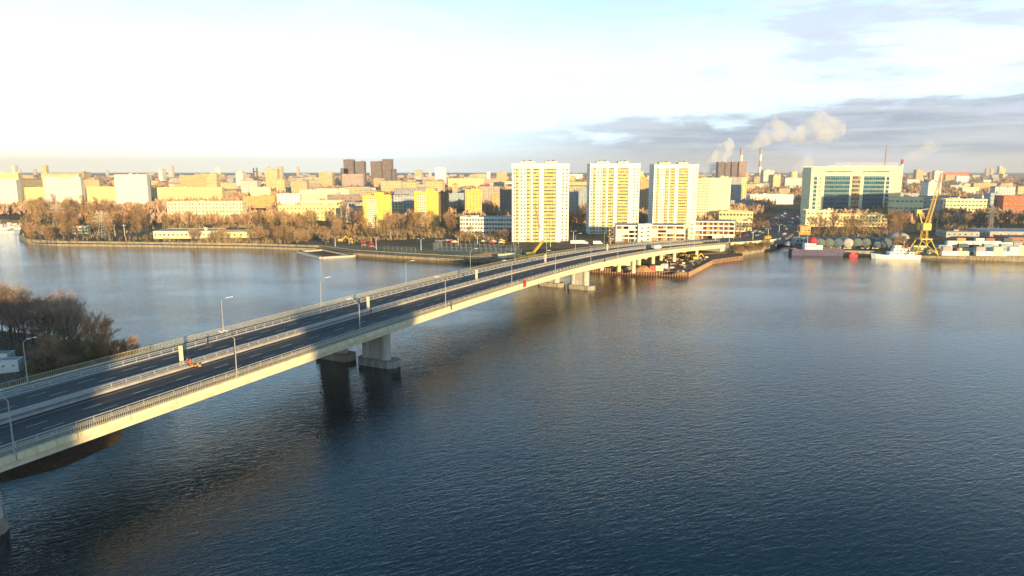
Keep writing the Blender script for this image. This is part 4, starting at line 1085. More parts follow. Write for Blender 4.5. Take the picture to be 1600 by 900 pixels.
# purple barge
p = at(1277, 398.5, 0); t = thing('barge', 'long purple grey barge with a white cabin and a red wheelhouse', 'barge', (p.x, p.y, 0), R(-5))
hull_mesh(33, 8.0, 3.2, 0.1, 0.3, transom=0.95).build('hull', 'purple', t)
a = MB(); a.box(-16, 15, -4.0, -3.8, 3.3, 3.9); a.box(-16, 15, 3.8, 4.0, 3.3, 3.9); a.box(-16.2,-15.9,-3.9,3.9,3.2,3.9); a.build('bulwark', 'purple', t)
a = MB(); a.box(-8.5, -2, -2.4, 2.4, 3.5, 7.4); a.box(-1.6, 2.2, -2.2, 2.2, 3.5, 6.2); cb = a.build('cabin', 'white', t)
for k in range(4): b = MB().box(-.4,.4,-.05,0,0,.9); o = b.build('window', 'glass', cb); o.location = (-7.6+k*1.6, -2.42, 5.3)
a = MB(); a.lathe([(2.3,7.5),(2.6,8.6),(2.3,9.9),(1.6,10.7),(0.8,11.1)], (-3.4,0), 12); a.build('wheelhouse', 'red', t)
a = MB(); a.tube((-6.5,0,7.4),(-6.5,0,13),.12,.06,6); a.build('mast', 'white', t)
for k in range(5): b = MB().box(-1.1,1.1,-1.5,1.5,0,.8); o = b.build('hatch', 'rust', t); o.location = (4+k*2.4, 0, 3.35)
# white ship
p = at(1399, 404, 0); t = thing('white_ship', 'white river ship with stepped cabins moored left of the harbour crane', 'ship', (p.x, p.y, 0), R(174))
hull_mesh(27, 5.6, 2.1, 0.3, 1.6).build('hull', 'white', t)
a = MB(); a.box(-10.5, 4.5, -2.3, 2.3, 2.05, 4.3, 0); a.box(-7, 2.2, -2.0, 2.0, 4.3, 6.2, 0); a.box(-2.5, 1.5, -1.8, 1.8, 6.2, 8.0, 0); sp = a.build('cabin', 'white', t)
for zz, xs in ((3.0, range(-10, 5, 2)), (4.9, range(-6, 2, 2)), (6.8, (-2, 0))):
    for xx in xs:
        b = MB().box(-.45,.45,-.03,.03,0,.7); o = b.build('window', 'glass', sp); o.location = (xx, (2.32 if zz < 4 else 2.02 if zz < 6 else 1.82), zz)
a = MB(); a.tube((-4.2,0,6.2),(-4.2,0,11),.13,.06,6); a.tube((-5.2,0,9.8),(-3.2,0,9.8),.05,n=4); a.build('mast', 'white', t)
a = MB(); a.lathe([(.7,6.2),(.6,8.0)], (-5.8,0), 10); a.build('funnel', 'red', t)
# red workboat
p = at(1333, 401, 0); t = thing('workboat', 'small bright red workboat moored between the barge and white ship', 'boat', (p.x, p.y, 0), R(-5))
hull_mesh(5.5, 2.4, 1.3).build('hull', 'red', t); a = MB(); a.box(-1.6, .8, -.8, .8, 1.3, 2.7); a.build('cabin', 'red', t)
# marina at the far left
boat_l = ['white motor yacht at the left edge of the marina', 'white cabin cruiser next to the red covered boat', 'small boat with a red cover in the marina', 'low white launch nearest the marina mouth',
          'grey hulled boat behind the white yachts', 'white sloop with a thin mast in the marina', 'white flybridge boat near the wooded point', 'tiny dinghy against the marina shore']
for k, (x_, y_, L_, mt) in enumerate(((2,358,13,'white'),(13,356,11,'white'),(16,352,9,'red'),(8,364,14,'white'),(24,353,10,'greywall'),(-6,353,10,'white'),(29,358,9,'white'),(33,352,5,'white'))):
    p = at(x_, y_, 0); t = thing('motor_boat', boat_l[k], 'boat', (p.x, p.y, 0), R(uni(-15, 25)), 'boats in the small marina')
    hull_mesh(L_, L_*.3, L_*.1).build('hull', mt, t)
    a = MB(); a.box(-L_*.25, L_*.12, -L_*.1, L_*.1, L_*.1, L_*.1+1.7, 0); a.box(-L_*.2, L_*.1, -L_*.103, L_*.103, L_*.1+.7, L_*.1+1.3, 1); a.build('cabin', ['white', 'glass'], t)
    if k in (0, 3, 5): a = MB(); a.tube((0,0,1), (0,0,9), .09, .05, 5); a.build('mast', 'white', t)
p0, p1 = at(-40, 360.5, 0), at(33, 360.5, 0)
t = thing('marina_jetty', 'long low floating jetty between the moored marina boats', 'jetty', (p0.x, p0.y, 0))
a = MB(); a.beam((0,0,.5), (p1.x-p0.x, p1.y-p0.y, .5), 2.2, .4); a.build('walkway', 'sidewalk', t)
# floating pontoon frame on the far bank
c1, c2, c3, c4 = [at(*q, 0) for q in ((467,394.5),(503,404),(552,401),(505,391.5))]
t = thing('floating_pontoon', 'rectangular floating walkway enclosing a patch of brown water', 'pontoon', (c1.x, c1.y, 0))
for q, r_ in ((c1,c2),(c2,c3),(c3,c4),(c4,c1)):
    a = MB(); a.beam(q-c1+Vector((0,0,.55)), r_-c1+Vector((0,0,.55)), 3.2, 1.1); o = a.build('walkway', 'concrete', t)
    a = MB(); a.beam(q-c1+Vector((0,0,1.13)), r_-c1+Vector((0,0,1.13)), 2.4, .06); a.build('decking', 'sidewalk', o)
a = MB(); inn = [c1, c2, c3, c4]; cc = (c1+c2+c3+c4)/4
a.add([tuple(((q-cc)*0.86+cc-c1)+Vector((0,0,.25))) for q in inn], [(0,1,2,3)]); a.build('net', 'mud', t)

# ------------------------------------------------------------------ platform with sheet piles
plat = ppx([(900,408),(896,422.5),(925,425),(1000,429),(1074,432.5),(1112,412.5),(1140,408.5),(1160,406),(1160,399)])
a = MB(); a.prism(plat, -1, 2.1); tag(a.build('ground_platform', 'mud'), 'brown construction platform under the end of the bridge', 'ground', kind='structure')
t = thing('sheet_pile_wall', 'rusty sheet pile wall round the construction platform under the bridge', 'wall', (plat[1][0], plat[1][1], 0)); a = MB(); b = MB(); o_ = Vector((plat[1][0], plat[1][1], 0))
for i in range(1, 7):
    p = Vector((*plat[i], 0))-o_; q = Vector((*plat[i+1], 0))-o_; d = (q-p); L_ = d.length; d.normalize(); n = Vector((d.y, -d.x, 0))
    a.beam(p+n*.2+Vector((0,0,.9)), q+n*.2+Vector((0,0,.9)), .35, 3.0)
    for k in range(int(L_/1.3)):
        c = p+d*(k*1.3+.6)+n*.55; b.beam(c+Vector((0,0,-.6)), c+Vector((0,0,2.2)), .34, .42)
    b.beam(p+n*.4+Vector((0,0,2.32)), q+n*.4+Vector((0,0,2.32)), .8, .2)
a.build('web', 'rust', t); b.build('pile', 'rustlite', t)
# site clutter
def heap(label, x_, y_, r, h, mt, g=2.1):
    p = at(x_, y_, g); a = MB(); n = 20; vs = []; fs = []
    rr = [1, .8, .55, .28, .08]; zz = [0, .3, .62, .9, 1]
    for k in range(5): vs += [(r*rr[k]*math.cos(2*math.pi*i/n)*(1+.14*mn.noise(Vector((i*.7,k,x_)))), r*.7*rr[k]*math.sin(2*math.pi*i/n)*(1+.14*mn.noise(Vector((i*.6,k+9,x_)))), h*zz[k]-.1) for i in range(n)]
    for k in range(4): fs += [(k*n+i, k*n+(i+1)%n, (k+1)*n+(i+1)%n, (k+1)*n+i) for i in range(n)]
    fs.append(tuple(range(4*n, 5*n))); a.add(vs, fs)
    tag(a.build('sand_heap' if mt == 'sand' else 'rubble_heap', mt, loc=p, smooth=True), label, 'heap')
heap('large orange sand heap at the edge of the sheet pile platform', 1005, 423, 6.5, 2.8, 'sand')
heap('grey rubble heap under the bridge left of the sand', 988, 421, 5, 2.2, 'concrete')
heap('brown soil heap near the corner of the sheet piles', 1062, 428, 4, 1.2, 'sand')
heap('low tan soil heap between the embankment and fenced pitch', 765, 399, 12, 2.0, 'sand', 3.0)
def container(label, x_, y_, rz, mt, L_=6.0, z_=3.0, group=None, Wd=2.4, Hh=2.6, loc=None):
    p = loc or at(x_, y_, z_)
    t = thing('shipping_container', label, 'container', p, rz, group)
    a = MB(); a.box(-L_/2, L_/2, -Wd/2, Wd/2, 0.1, Hh)
    for k in range(int(L_/.6)): xx = -L_/2+.3+k*.6; a.box(xx-.12, xx+.12, -Wd/2-.05, -Wd/2+.0, .25, Hh-.15); a.box(xx-.12, xx+.12, Wd/2, Wd/2+.05, .25, Hh-.15)
    a.build('body', mt, t)
    a = MB(); a.box(L_/2, L_/2+.06, -Wd/2+.1, -.05, .25, Hh-.1); a.box(L_/2, L_/2+.06, .05, Wd/2-.1, .25, Hh-.1); a.build('door', mt, t)
    a = MB()
    for xx in (-L_/2, L_/2):
        for yy in (-Wd/2, Wd/2): a.box(xx-.07, xx+.07, yy-.07, yy+.07, 0, Hh+.03)
    a.build('corner_post', 'greywall', t)
    return t
container('small bright red site container beside the sand heap', 1019, 423.5, .1, 'red', 3, 2.1)
container('cream site hut right of the small red container', 1028, 423, .1, 'palecream', 4.5, 2.1)
container('white site cabin behind the cream hut', 1038, 420, 1.0, 'white', 4, 2.1)
container('pale site cabin half hidden below the bridge, left one', 955, 416, .1, 'palecream', 6, 2.1)
container('pale site cabin half hidden below the bridge, right one', 974, 415.5, .05, 'palecream', 7, 2.1)
container('dull green container between the pale cabins and sand', 986, 415, .1, 'tankgreen', 6, 2.1)
container('left of two pale cabins on the far embankment lawn', 786, 403.5, -.05, 'palecream', 5.5, 3.0)
container('right of two pale cabins on the far embankment lawn', 796, 402.5, -.05, 'palecream', 5.5, 3.0)
pal = ['white','palecream','greywall','tankblue','orange','redbrick','bluepanel','white','white','panelwhite']
k = 0
for row, (yb_, xs_) in enumerate(((399, range(1478, 1596, 13)), (394, range(1490, 1600, 13)), (389, range(1470, 1600, 14)), (384, range(1484, 1600, 15)))):
    for x_ in xs_:
        if rnd() < .12: continue
        for lv in range(1+(rnd() < .55)):
            p = at(x_+uni(-1,1), yb_+.4*(x_-1470)/60, 3); p.z = 3+lv*2.65
            mt = random.choice(pal[:2]+['panelwhite','greywall'] if row == 0 else pal)
            cn = {'white':'white','palecream':'cream','greywall':'grey','tankblue':'dark blue','orange':'orange','redbrick':'rust red','bluepanel':'pale blue','panelwhite':'off white'}[mt]
            rown = ('front','second','third','rear')[row]
            container(f'{cn} container {"on top" if lv else "on the ground"}, {rown} row of the quay yard', 0, 0, R(uni(-10,-2)), mt, 5.2, loc=p, group=f'{cn} containers {"on top" if lv else "on the ground"}, {rown} row')
            k += 1
container('long cream container just left of the crane portal', 1425, 393, R(-5), 'palecream', 12)
container('long white container just right of the crane portal', 1462, 397, R(-5), 'palecream', 9)
container('tan container behind the right leg of the crane', 1436, 390, R(-5), 'cream', 8)

# ------------------------------------------------------------------ vehicles
def car_meshes(L_=4.4, Wd=1.8, kind='car'):
    a = MB(); h1, h2 = (.85, 1.45) if kind == 'car' else (1.2, 2.4)
    prof = ([(-L_/2,.35),(-L_/2,.8),(-L_/2*.9,.92),(-L_/2*.62,.96),(-L_*.32,h2-.06),(-L_*.05,h2),(L_*.1,h2-.05),(L_*.24,.98),(L_/2*.9,.86),(L_/2,.7),(L_/2,.35)] if kind == 'car'
            else [(-L_/2,.4),(-L_/2,h2-.1),(-L_/2+.15,h2),(L_*.22,h2),(L_*.3,h2-.2),(L_*.4,1.35),(L_/2,1.1),(L_/2,.4)])
    n = len(prof); vs = [(x_, s_*Wd/2*(1 if z_ < 1.0 else .88), z_) for s_ in (-1, 1) for x_, z_ in prof]
    fs = [(i, (i+1)%n, n+(i+1)%n, n+i) for i in range(n)]+[tuple(range(n-1,-1,-1)), tuple(range(n, 2*n))]
    a.add(vs, fs); body = a
    g = MB()
    if kind == 'car':
        for s_ in (-1, 1): g.add([(-L_*.28,s_*Wd*.468,1.0),(L_*.2,s_*Wd*.468,1.0),(L_*.08,s_*Wd*.445,h2-.1),(-L_*.24,s_*Wd*.445,h2-.1)], [(0,1,2,3)])
        g.add([(L_*.235,-.72,1.0),(L_*.235,.72,1.0),(L_*.115,.68,h2-.06),(L_*.115,-.68,h2-.06)], [(0,1,2,3)])
    else:
        g.box(L_*.3, L_*.42, -Wd*.44, Wd*.44, 1.4, 2.1)
    wh = MB().tube((0,-.11,0),(0,.11,0),.33,n=10)
    return body, g, wh
VEH = {}
def vehicle(label, p, rz, mt, kind='car', L_=4.4, Wd=1.8, group=None):
    key = (kind, mt, L_)
    if key not in VEH:
        b, g, wh = car_meshes(L_, Wd, kind); VEH[key] = (b.mesh('body', mt), g.mesh('windscreen', 'glass'), wh.mesh('wheel', 'darkmetal'), L_)
    me, g, wh, _ = VEH[key]
    t = thing('parked_car' if kind == 'car' else 'van' if L_ < 8 else 'truck', label, 'car' if kind == 'car' else 'van' if L_ < 8 else 'truck', p, rz, group)
    child(me, 'body', t); child(g, 'windscreen', t)
    for x_ in (-L_*.32, L_*.32):
        for y_ in (-Wd/2+.05, Wd/2-.05): child(wh, 'wheel', t, (x_, y_, .33))
    return t
carcol = [('white','white'),('greywall','grey'),('darkmetal','black'),('red','red'),('galv','silver'),('tankblue','dark blue'),('cream','beige')]
def heading(s): p, d, n = frame(s); return math.atan2(d.y, d.x)
vehicle('white van driving on the bridge deck near its far end', bp(322, 7.5, .02), heading(322), 'white', 'van', 5.6, 2.0)
vehicle('yellow truck on the road past the bridge end', bp(468, 8, .02), heading(468), 'craneyellow', 'van', 8.2, 2.4)
vehicle('long white truck on the service road left of the middle tower', at(905, 381, 3.1), 0.05, 'white', 'van', 12, 2.5)
vehicle('white van right of the long white truck', at(934, 382, 3.1), 0.05, 'white', 'van', 6.4, 2.1)
for k in range(46):
    s = uni(470, 830); o = random.choice((4.5, 7.8, 11, 21, 24.3, 27.5)); mt, cn = random.choice(carcol)
    side = 'left' if o > 17 else 'right'
    vehicle(f'{cn} car on the {side} carriageway of the far avenue', bp(s, o, .02), heading(s)+(math.pi if o > 17 else 0), mt, group=f'{cn} cars on the {side} carriageway')
for k in range(22):
    mt, cn = random.choice(carcol); x_ = 990+k*6.6+uni(-1.5, 1.5)
    vehicle(f'{cn} car parked in front of the open parking garages', at(x_, 381.5-.02*(x_-990)+uni(-.8, .8), 3.1), uni(-.2,.2)+(0 if rnd() < .6 else 1.5), mt, group=f'{cn} cars parked before the garages')
for k in range(16):
    mt, cn = random.choice(carcol); x_ = uni(655, 800)
    vehicle(f'{cn} car parked behind the fenced pitch by the woods', at(x_, uni(377, 380), 3.1), uni(-.3,.3), mt, group=f'{cn} cars behind the fenced pitch')
# excavators
def excavator(label, x_, y_, rz, mt='craneyellow', g=2.1):
    t = thing('excavator', label, 'excavator', at(x_, y_, g), rz)
    for e in (-1.2, 1.2):
        a = MB(); a.box(-1.9, 1.9, e-.3, e+.3, .1, .8); a.build('track', 'darkmetal', t)
    a = MB(); a.box(-1.9, 1.1, -1.3, 1.3, .9, 2.2); a.build('body', mt, t)
    a = MB(); a.box(.1, 1.4, .2, 1.3, 2.2, 3.1, 1); a.box(.05, 1.45, .15, 1.35, 3.1, 3.2, 0); a.build('cab', [mt, 'glass'], t)
    a = MB(); a.beam((1, -.3, 1.6), (3.4, -.3, 4.0), .4, .5); a.beam((3.4, -.3, 4.0), (5.4, -.3, 2.0), .3, .4); a.build('arm', mt, t)
    a = MB(); a.box(5.0, 5.9, -.9, .3, .9, 1.9); a.build('bucket', 'darkmetal', t)
excavator('yellow excavator reaching across the construction platform', 1086, 407, .3)
excavator('yellow excavator between the viaduct columns', 1072, 403, 2.6)
excavator('yellow loader working under the viaduct near the first column', 1035, 402, 1.0)
excavator('yellow excavator near the far embankment playground', 533, 378, .2, g=3.0)
junk = MB()
for k in range(150):
    x_, y_ = uni(1035, 1112), uni(402, 429)
    if pdist(tuple(at(x_, y_, 2.1).xy), plat) < 1.5: continue
    c = at(x_, y_, 2.1); h_ = uni(.15, 1.0); l_ = uni(.4, 3.0); ang = uni(0, 3.14)
    d = Vector((math.cos(ang), math.sin(ang), 0)); junk.beam(c-d*l_/2+Vector((0,0,h_/2)), c+d*l_/2+Vector((0,0,h_/2)), uni(.3, 1.2), h_, random.randrange(5))
tag(junk.build('debris', ['palecream', 'rustlite', 'concrete', 'darkmetal', 'sand']), 'scattered timber, slabs and rubble on the platform', 'debris', kind='stuff')

# ------------------------------------------------------------------ embankment roads, pitch, lamps, pylons
def strip(pxs, wd, z_, name, mt, label, cat, kind='structure'):
    pts = [at(a_, b_, z_) for a_, b_ in pxs]; a = MB(); vs = []; fs = []
    for i, p in enumerate(pts):
        d = (pts[min(i+1, len(pts)-1)]-pts[max(0, i-1)]).normalized(); n = Vector((-d.y, d.x, 0)); vs += [p+n*wd/2, p-n*wd/2]
    for i in range(len(pts)-1): fs.append((2*i, 2*i+1, 2*i+3, 2*i+2))
    a.add(vs, fs); return tag(a.build(name, mt), label, cat, kind=kind)
strip([(480,378),(560,382),(640,386),(700,388),(760,389),(820,388),(880,386.5),(960,385),(1010,383),(1080,380.5)], 9, 3.02, 'road_embankment', 'asphalt_old', 'grey embankment road behind the sports pitch', 'road')
strip([(45,379.5),(150,380.5),(260,382),(400,384),(500,387),(560,394),(640,399),(720,403),(800,407)], 4, 3.024, 'path_embankment', 'sidewalk', 'pale footpath along the far embankment', 'path')
a = MB(); a.add([at(q[0], q[1], 3.012) for q in ((470,380),(540,392),(640,398),(790,405),(800,398),(700,389),(600,384))], [tuple(range(7))]); tag(a.build('ground_lawn', 'lawn'), 'dull green lawn on the far embankment', 'lawn', kind='structure')
a = MB(); a.add([at(q[0], q[1], 3.03) for q in ((676,391),(815,396),(812,388.5),(690,385.5))], [(0,1,2,3)]); tag(a.build('ground_pitch', 'tankgreen'), 'grey green fenced sports pitch', 'pitch', kind='structure')
def mesh_fence(label, pts, h=4.5, step=3.2):
    t = thing('sports_fence', label, 'fence', pts[0]); o_ = pts[0]; a = MB(); b = MB()
    for i in range(len(pts)-1):
        p, q = pts[i]-o_, pts[i+1]-o_; L_ = (q-p).length; d = (q-p).normalized()
        for k in range(int(L_/step)+1): c = p+d*k*step; a.tube(c, c+Vector((0,0,h)), .06, n=4)
        for zz in (.1, h*.5, h): b.tube(p+Vector((0,0,zz)), q+Vector((0,0,zz)), .035, n=3)
        for k in range(int(L_/.8)): c = p+d*k*.8; b.tube(c, c+Vector((0,0,h)), .018, n=3)
    a.merge(b, Matrix.Identity(4)); a.build('fence_panel', 'galv', t)
mesh_fence('tall wire fence round the sports pitch, river side', [at(676,391,3), at(815,396,3)])
mesh_fence('tall wire fence round the sports pitch, city side', [at(690,385.5,3), at(812,388.5,3)])
mesh_fence('short wire fence closing the left end of the pitch', [at(676,391,3), at(690,385.5,3)])
mesh_fence('wire fence panel by the small playground', [at(600,392,3), at(650,394.5,3)], 3)
# playground items
for x_, y_, mt, lb in ((568,386,'red','red play tower on the embankment lawn, left one'), (580,388,'red','red play tower on the embankment lawn, right one'), (548,381,'craneyellow','yellow play frame by the trees')):
    t = thing('play_tower', lb, 'play equipment', at(x_, y_, 3), uni(0, 1))
    a = MB()
    for i, j in ((-1,-1),(1,-1),(1,1),(-1,1)): a.beam((i,j,0),(i,j,3.2),.18,.18)
    a.build('frame', mt, t)
    a = MB(); a.add([(-1.3,-1.3,3.1),(1.3,-1.3,3.1),(1.3,1.3,3.1),(-1.3,1.3,3.1),(0,0,4.3)], [(0,1,4),(1,2,4),(2,3,4),(3,0,4),(3,2,1,0)]); a.build('roof', mt, t)
    a = MB(); a.box(-1,1,-1,1,1.4,1.6); a.beam((1,0,1.5),(3.6,0,.2),.8,.12); a.build('slide', 'palecream', t)
# tall city lamps
def city_lamp(x_, y_, yt, label, group, g=3.0):
    p = at(x_, y_, g); h = z_at(x_, yt, p.y)-g
    t = thing('street_lamp', label, 'street lamp', p, uni(-.4, .4), group)
    a = MB(); a.tube((0,0,0),(0,0,h),.17,.10,6); a.build('pole', 'lamphead', t)
    a = MB(); a.tube((0,0,h),(1.8,0,h+.5),.06,n=5); a.tube((0,0,h),(-1.8,0,h+.5),.06,n=5); a.build('arm', 'lampmetal', t)
    for e in (-1, 1): b = MB().box(e*1.7-.45, e*1.7+.45, -.16, .16, h+.42, h+.56); b.build('lamp_head', 'lamphead', t)
g_ = 'tall lamps along the city roads'
for x_, y_, yt in ((524,385,371),(588,390,372),(611,374,361),(658,391,374),(716,384,370),(746,381,369),(810,381,366),(853,379,365),(881,378,364),(896,376,362),(954,385,370),(1033,383,366),(1000,384,367),(1080,383,368),(1118,381,366),(1146,377,362),(1176,378,361),(1200,371,358),(1217,370,352),(1192,356,347),(1216,346,336),(1248,378,362),(1139,385,369),(860,386,368),(985,386,372)):
    city_lamp(x_, y_, yt, f'slim pale street lamp beside the far roads near bridge end' if x_ > 900 else 'slim pale street lamp beyond the far embankment lawn', g_ + (' near the bridge end' if x_ > 900 else ' behind the lawn'))
def pylon(x_, y_, yt, label, wb=6.5):
    p = at(x_, y_, 3); h = z_at(x_, yt, p.y)-3
    t = thing('power_pylon', label, 'pylon', p, .3)
    a = MB(); lattice(a, (0,0,0), (0,0,h*.6), wb, 1.8, 6, .085); lattice(a, (0,0,h*.6), (0,0,h), 1.8, .7, 5, .06); a.build('mast', 'galv', t)
    for f, l_ in ((.62,6.5),(.76,5.2),(.9,4.0)):
        a = MB(); a.beam((-l_,0,h*f),(l_,0,h*f),.16,.14); a.tube((-l_,0,h*f),(0,0,h*f+1.6),.08,n=4); a.tube((l_,0,h*f),(0,0,h*f+1.6),.08,n=4)
        for e in (-l_,-l_*.55,l_*.55,l_): a.tube((e,0,h*f),(e,0,h*f-1.4),.09,n=4)
        a.build('crossarm', 'galv', t)
pylon(91, 352, 318, 'lattice power pylon in the woods below the big white slab')
pylon(162, 371, 329, 'lattice power pylon nearer the shore, with three crossarms')
pylon(1547, 362, 322, 'thin pole like pylon above the trees at the right', 2.0)
# gantry poles near shore
for x_, lb in ((180,'left pale goal like gantry pole by the second pylon'), (195,'right pale goal like gantry pole by the second pylon')):
    t = thing('gantry_pole', lb, 'pole', at(x_, 369, 3)); a = MB(); a.tube((0,0,0),(0,0,9),.15,n=6); a.build('pole', 'lamphead', t)
    a = MB(); a.tube((-1.5,0,8),(1.5,0,8),.1,n=5); a.build('crossarm', 'lamphead', t)

# ------------------------------------------------------------------ chimneys, cooling towers, mast and steam
def chimney(x_, yt, dist, r, label, bands, dark=False):
    d = ray(x_, 268); X0 = d.x/d.y*dist; h = z_at(x_, yt, dist)-3
    t = thing('chimney', label, 'chimney', (X0, dist, 3))
    for k in range(bands):
        f0, f1 = k/bands, (k+1)/bands; r0, r1 = r*(1.25-.35*f0), r*(1.25-.35*f1)
        a = MB(); a.lathe([(r0, h*f0), (r1, h*f1)], (0,0), 16); a.build('shaft_band', ('red' if dark else 'bandred') if (bands-k) % 2 else 'white', t, False)
    a = MB(); a.lathe([(r*.98, h), (r*.98, h+1.2)], (0,0), 16); a.build('rim', 'darkmetal', t)
    return Vector((X0, dist, h+3))
c1_ = chimney(1157, 233, 2300, 4.0, 'left striped chimney behind the brown high rises, steaming', 6)
c2_ = chimney(1187, 232, 2350, 4.0, 'right striped chimney standing clear of the high rises', 6)
c3_ = chimney(1408.5, 250, 1500, 2.6, 'red and white chimney at the right edge of the glass office', 8, True)
for x_, lb in ((1240,'left squat concrete cooling tower left of the glass office'), (1259,'right squat concrete cooling tower touching the glass office')):
    d = ray(x_, 270); Yd = 2000; t = thing('cooling_tower', lb, 'cooling tower', (d.x/d.y*Yd, Yd, 3)); hh = z_at(x_, 268, Yd)-3
    a = MB(); a.lathe([(15-4.5*math.sin(k/8*math.pi*.62), hh*k/8) for k in range(9)]+[(10.2, hh), (9.5, hh-2)], (0,0), 24); a.build('shell', 'cream', t, True)
d = ray(1382, 262); t = thing('radio_mast', 'thin red and white radio mast rising behind the glass office', 'mast', (d.x/d.y*1800, 1800, 3)); hm = z_at(1382, 226, 1800)-3
a = MB(); lattice(a, (0,0,0), (0,0,hm), 3.5, .8, 14, .35); a.build('mast', 'redbrick', t)
d = ray(399, 268); t = thing('radio_mast', 'stubby twin legged mast on the left skyline', 'mast', (d.x/d.y*2600, 2600, 3)); hm = z_at(399, 262, 2600)-3
a = MB(); lattice(a, (-6,0,0), (-6,0,hm), 4, 3, 5, .6); lattice(a, (6,0,0), (6,0,hm), 4, 3, 5, .6); a.box(-9,9,-2,2,hm*.72,hm*.78); a.build('mast', 'darkmetal', t)

def steam_mat(name, dens, seed, col=(1.0, 0.985, 0.99)):
    m = bpy.data.materials.new(name); m.use_nodes = True
    t = NT(m.node_tree); t.n.clear(); o = t.add('ShaderNodeOutputMaterial'); v = t.add('ShaderNodeVolumePrincipled')
    v.inputs['Color'].default_value = (*col, 1); v.inputs['Anisotropy'].default_value = 0.0
    co = t.add('ShaderNodeTexCoord').outputs['Object']
    n = t.noise(t.mapping(co, (1,1,1), loc=(seed*13.1, 0, 0)), 0.022, 4, 0.6)
    t.link(t.math('MULTIPLY', t.ramp(n, 0.33, 0.68), dens), v.inputs['Density']); t.link(v.outputs[0], o.inputs['Volume'])
    return m
def plume(label, p0, pts, dist, seed, dens):
    """pts: (px, py, radius m) along the plume, all at the same real distance"""
    t = MB(); cs = [Vector((p0.x, p0.y, p0.z))] if p0 is not None else []; rs = [3.5] if p0 is not None else []
    for x_, y_, r in pts:
        d = ray(x_, y_); cs.append(Vector((d.x/d.y*dist, dist, H_+d.z/d.y*dist))); rs.append(r)
    # resample and lump
    P2 = []; R2 = []
    for i in range(len(cs)-1):
        for k in range(5): f = k/5; P2.append(cs[i].lerp(cs[i+1], f)); R2.append(rs[i]+(rs[i+1]-rs[i])*f)
    P2.append(cs[-1]); R2.append(rs[-1]*.6)
    n = 14; vs = []; fs = []; base = P2[0].copy()
    for i, c in enumerate(P2):
        a_ = Vector((0, 1, 0)); b_ = Vector((-0.25, 0, 1))
        for k in range(n):
            an = 2*math.pi*k/n; rr = R2[i]*1.25*(1+.42*mn.noise(Vector((math.cos(an)*1.4, math.sin(an)*1.4, i*.75+seed*5))))
            vs.append(c+a_*math.cos(an)*rr+b_*math.sin(an)*rr-base)
    for i in range(len(P2)-1): fs += [(i*n+k, i*n+(k+1)%n, (i+1)*n+(k+1)%n, (i+1)*n+k) for k in range(n)]
    fs += [tuple(range(n-1,-1,-1)), tuple(range((len(P2)-1)*n, len(P2)*n))]
    t.add(vs, fs); M['steam%d' % seed] = steam_mat('steam_vapour', dens, seed)
    tag(t.build('steam_plume', 'steam%d' % seed, loc=base), label, 'steam', kind='stuff')
plume('pinkish steam plume leaning right from behind the third tower', None, [(1098,272,12),(1106,262,16),(1118,248,22),(1132,236,24),(1146,226,16)], 2100, 1, .06)
plume('white steam drifting right from the two striped chimneys', None, [(1158,234,5),(1176,229,12),(1192,216,24),(1212,200,32),(1228,206,24),(1242,216,20),(1262,206,32),(1286,197,44),(1302,205,34),(1318,196,20)], 2350, 2, .024)
plume('low steam above the cooling towers', None, [(1240,267,10),(1250,262,16),(1262,256,20),(1268,252,18)], 2050, 3, .03)
plume('thin steam trail from the red and white chimney', c3_, [(1420,245,8),(1438,242,10),(1452,230,14),(1470,226,9)], 1500, 4, .022)

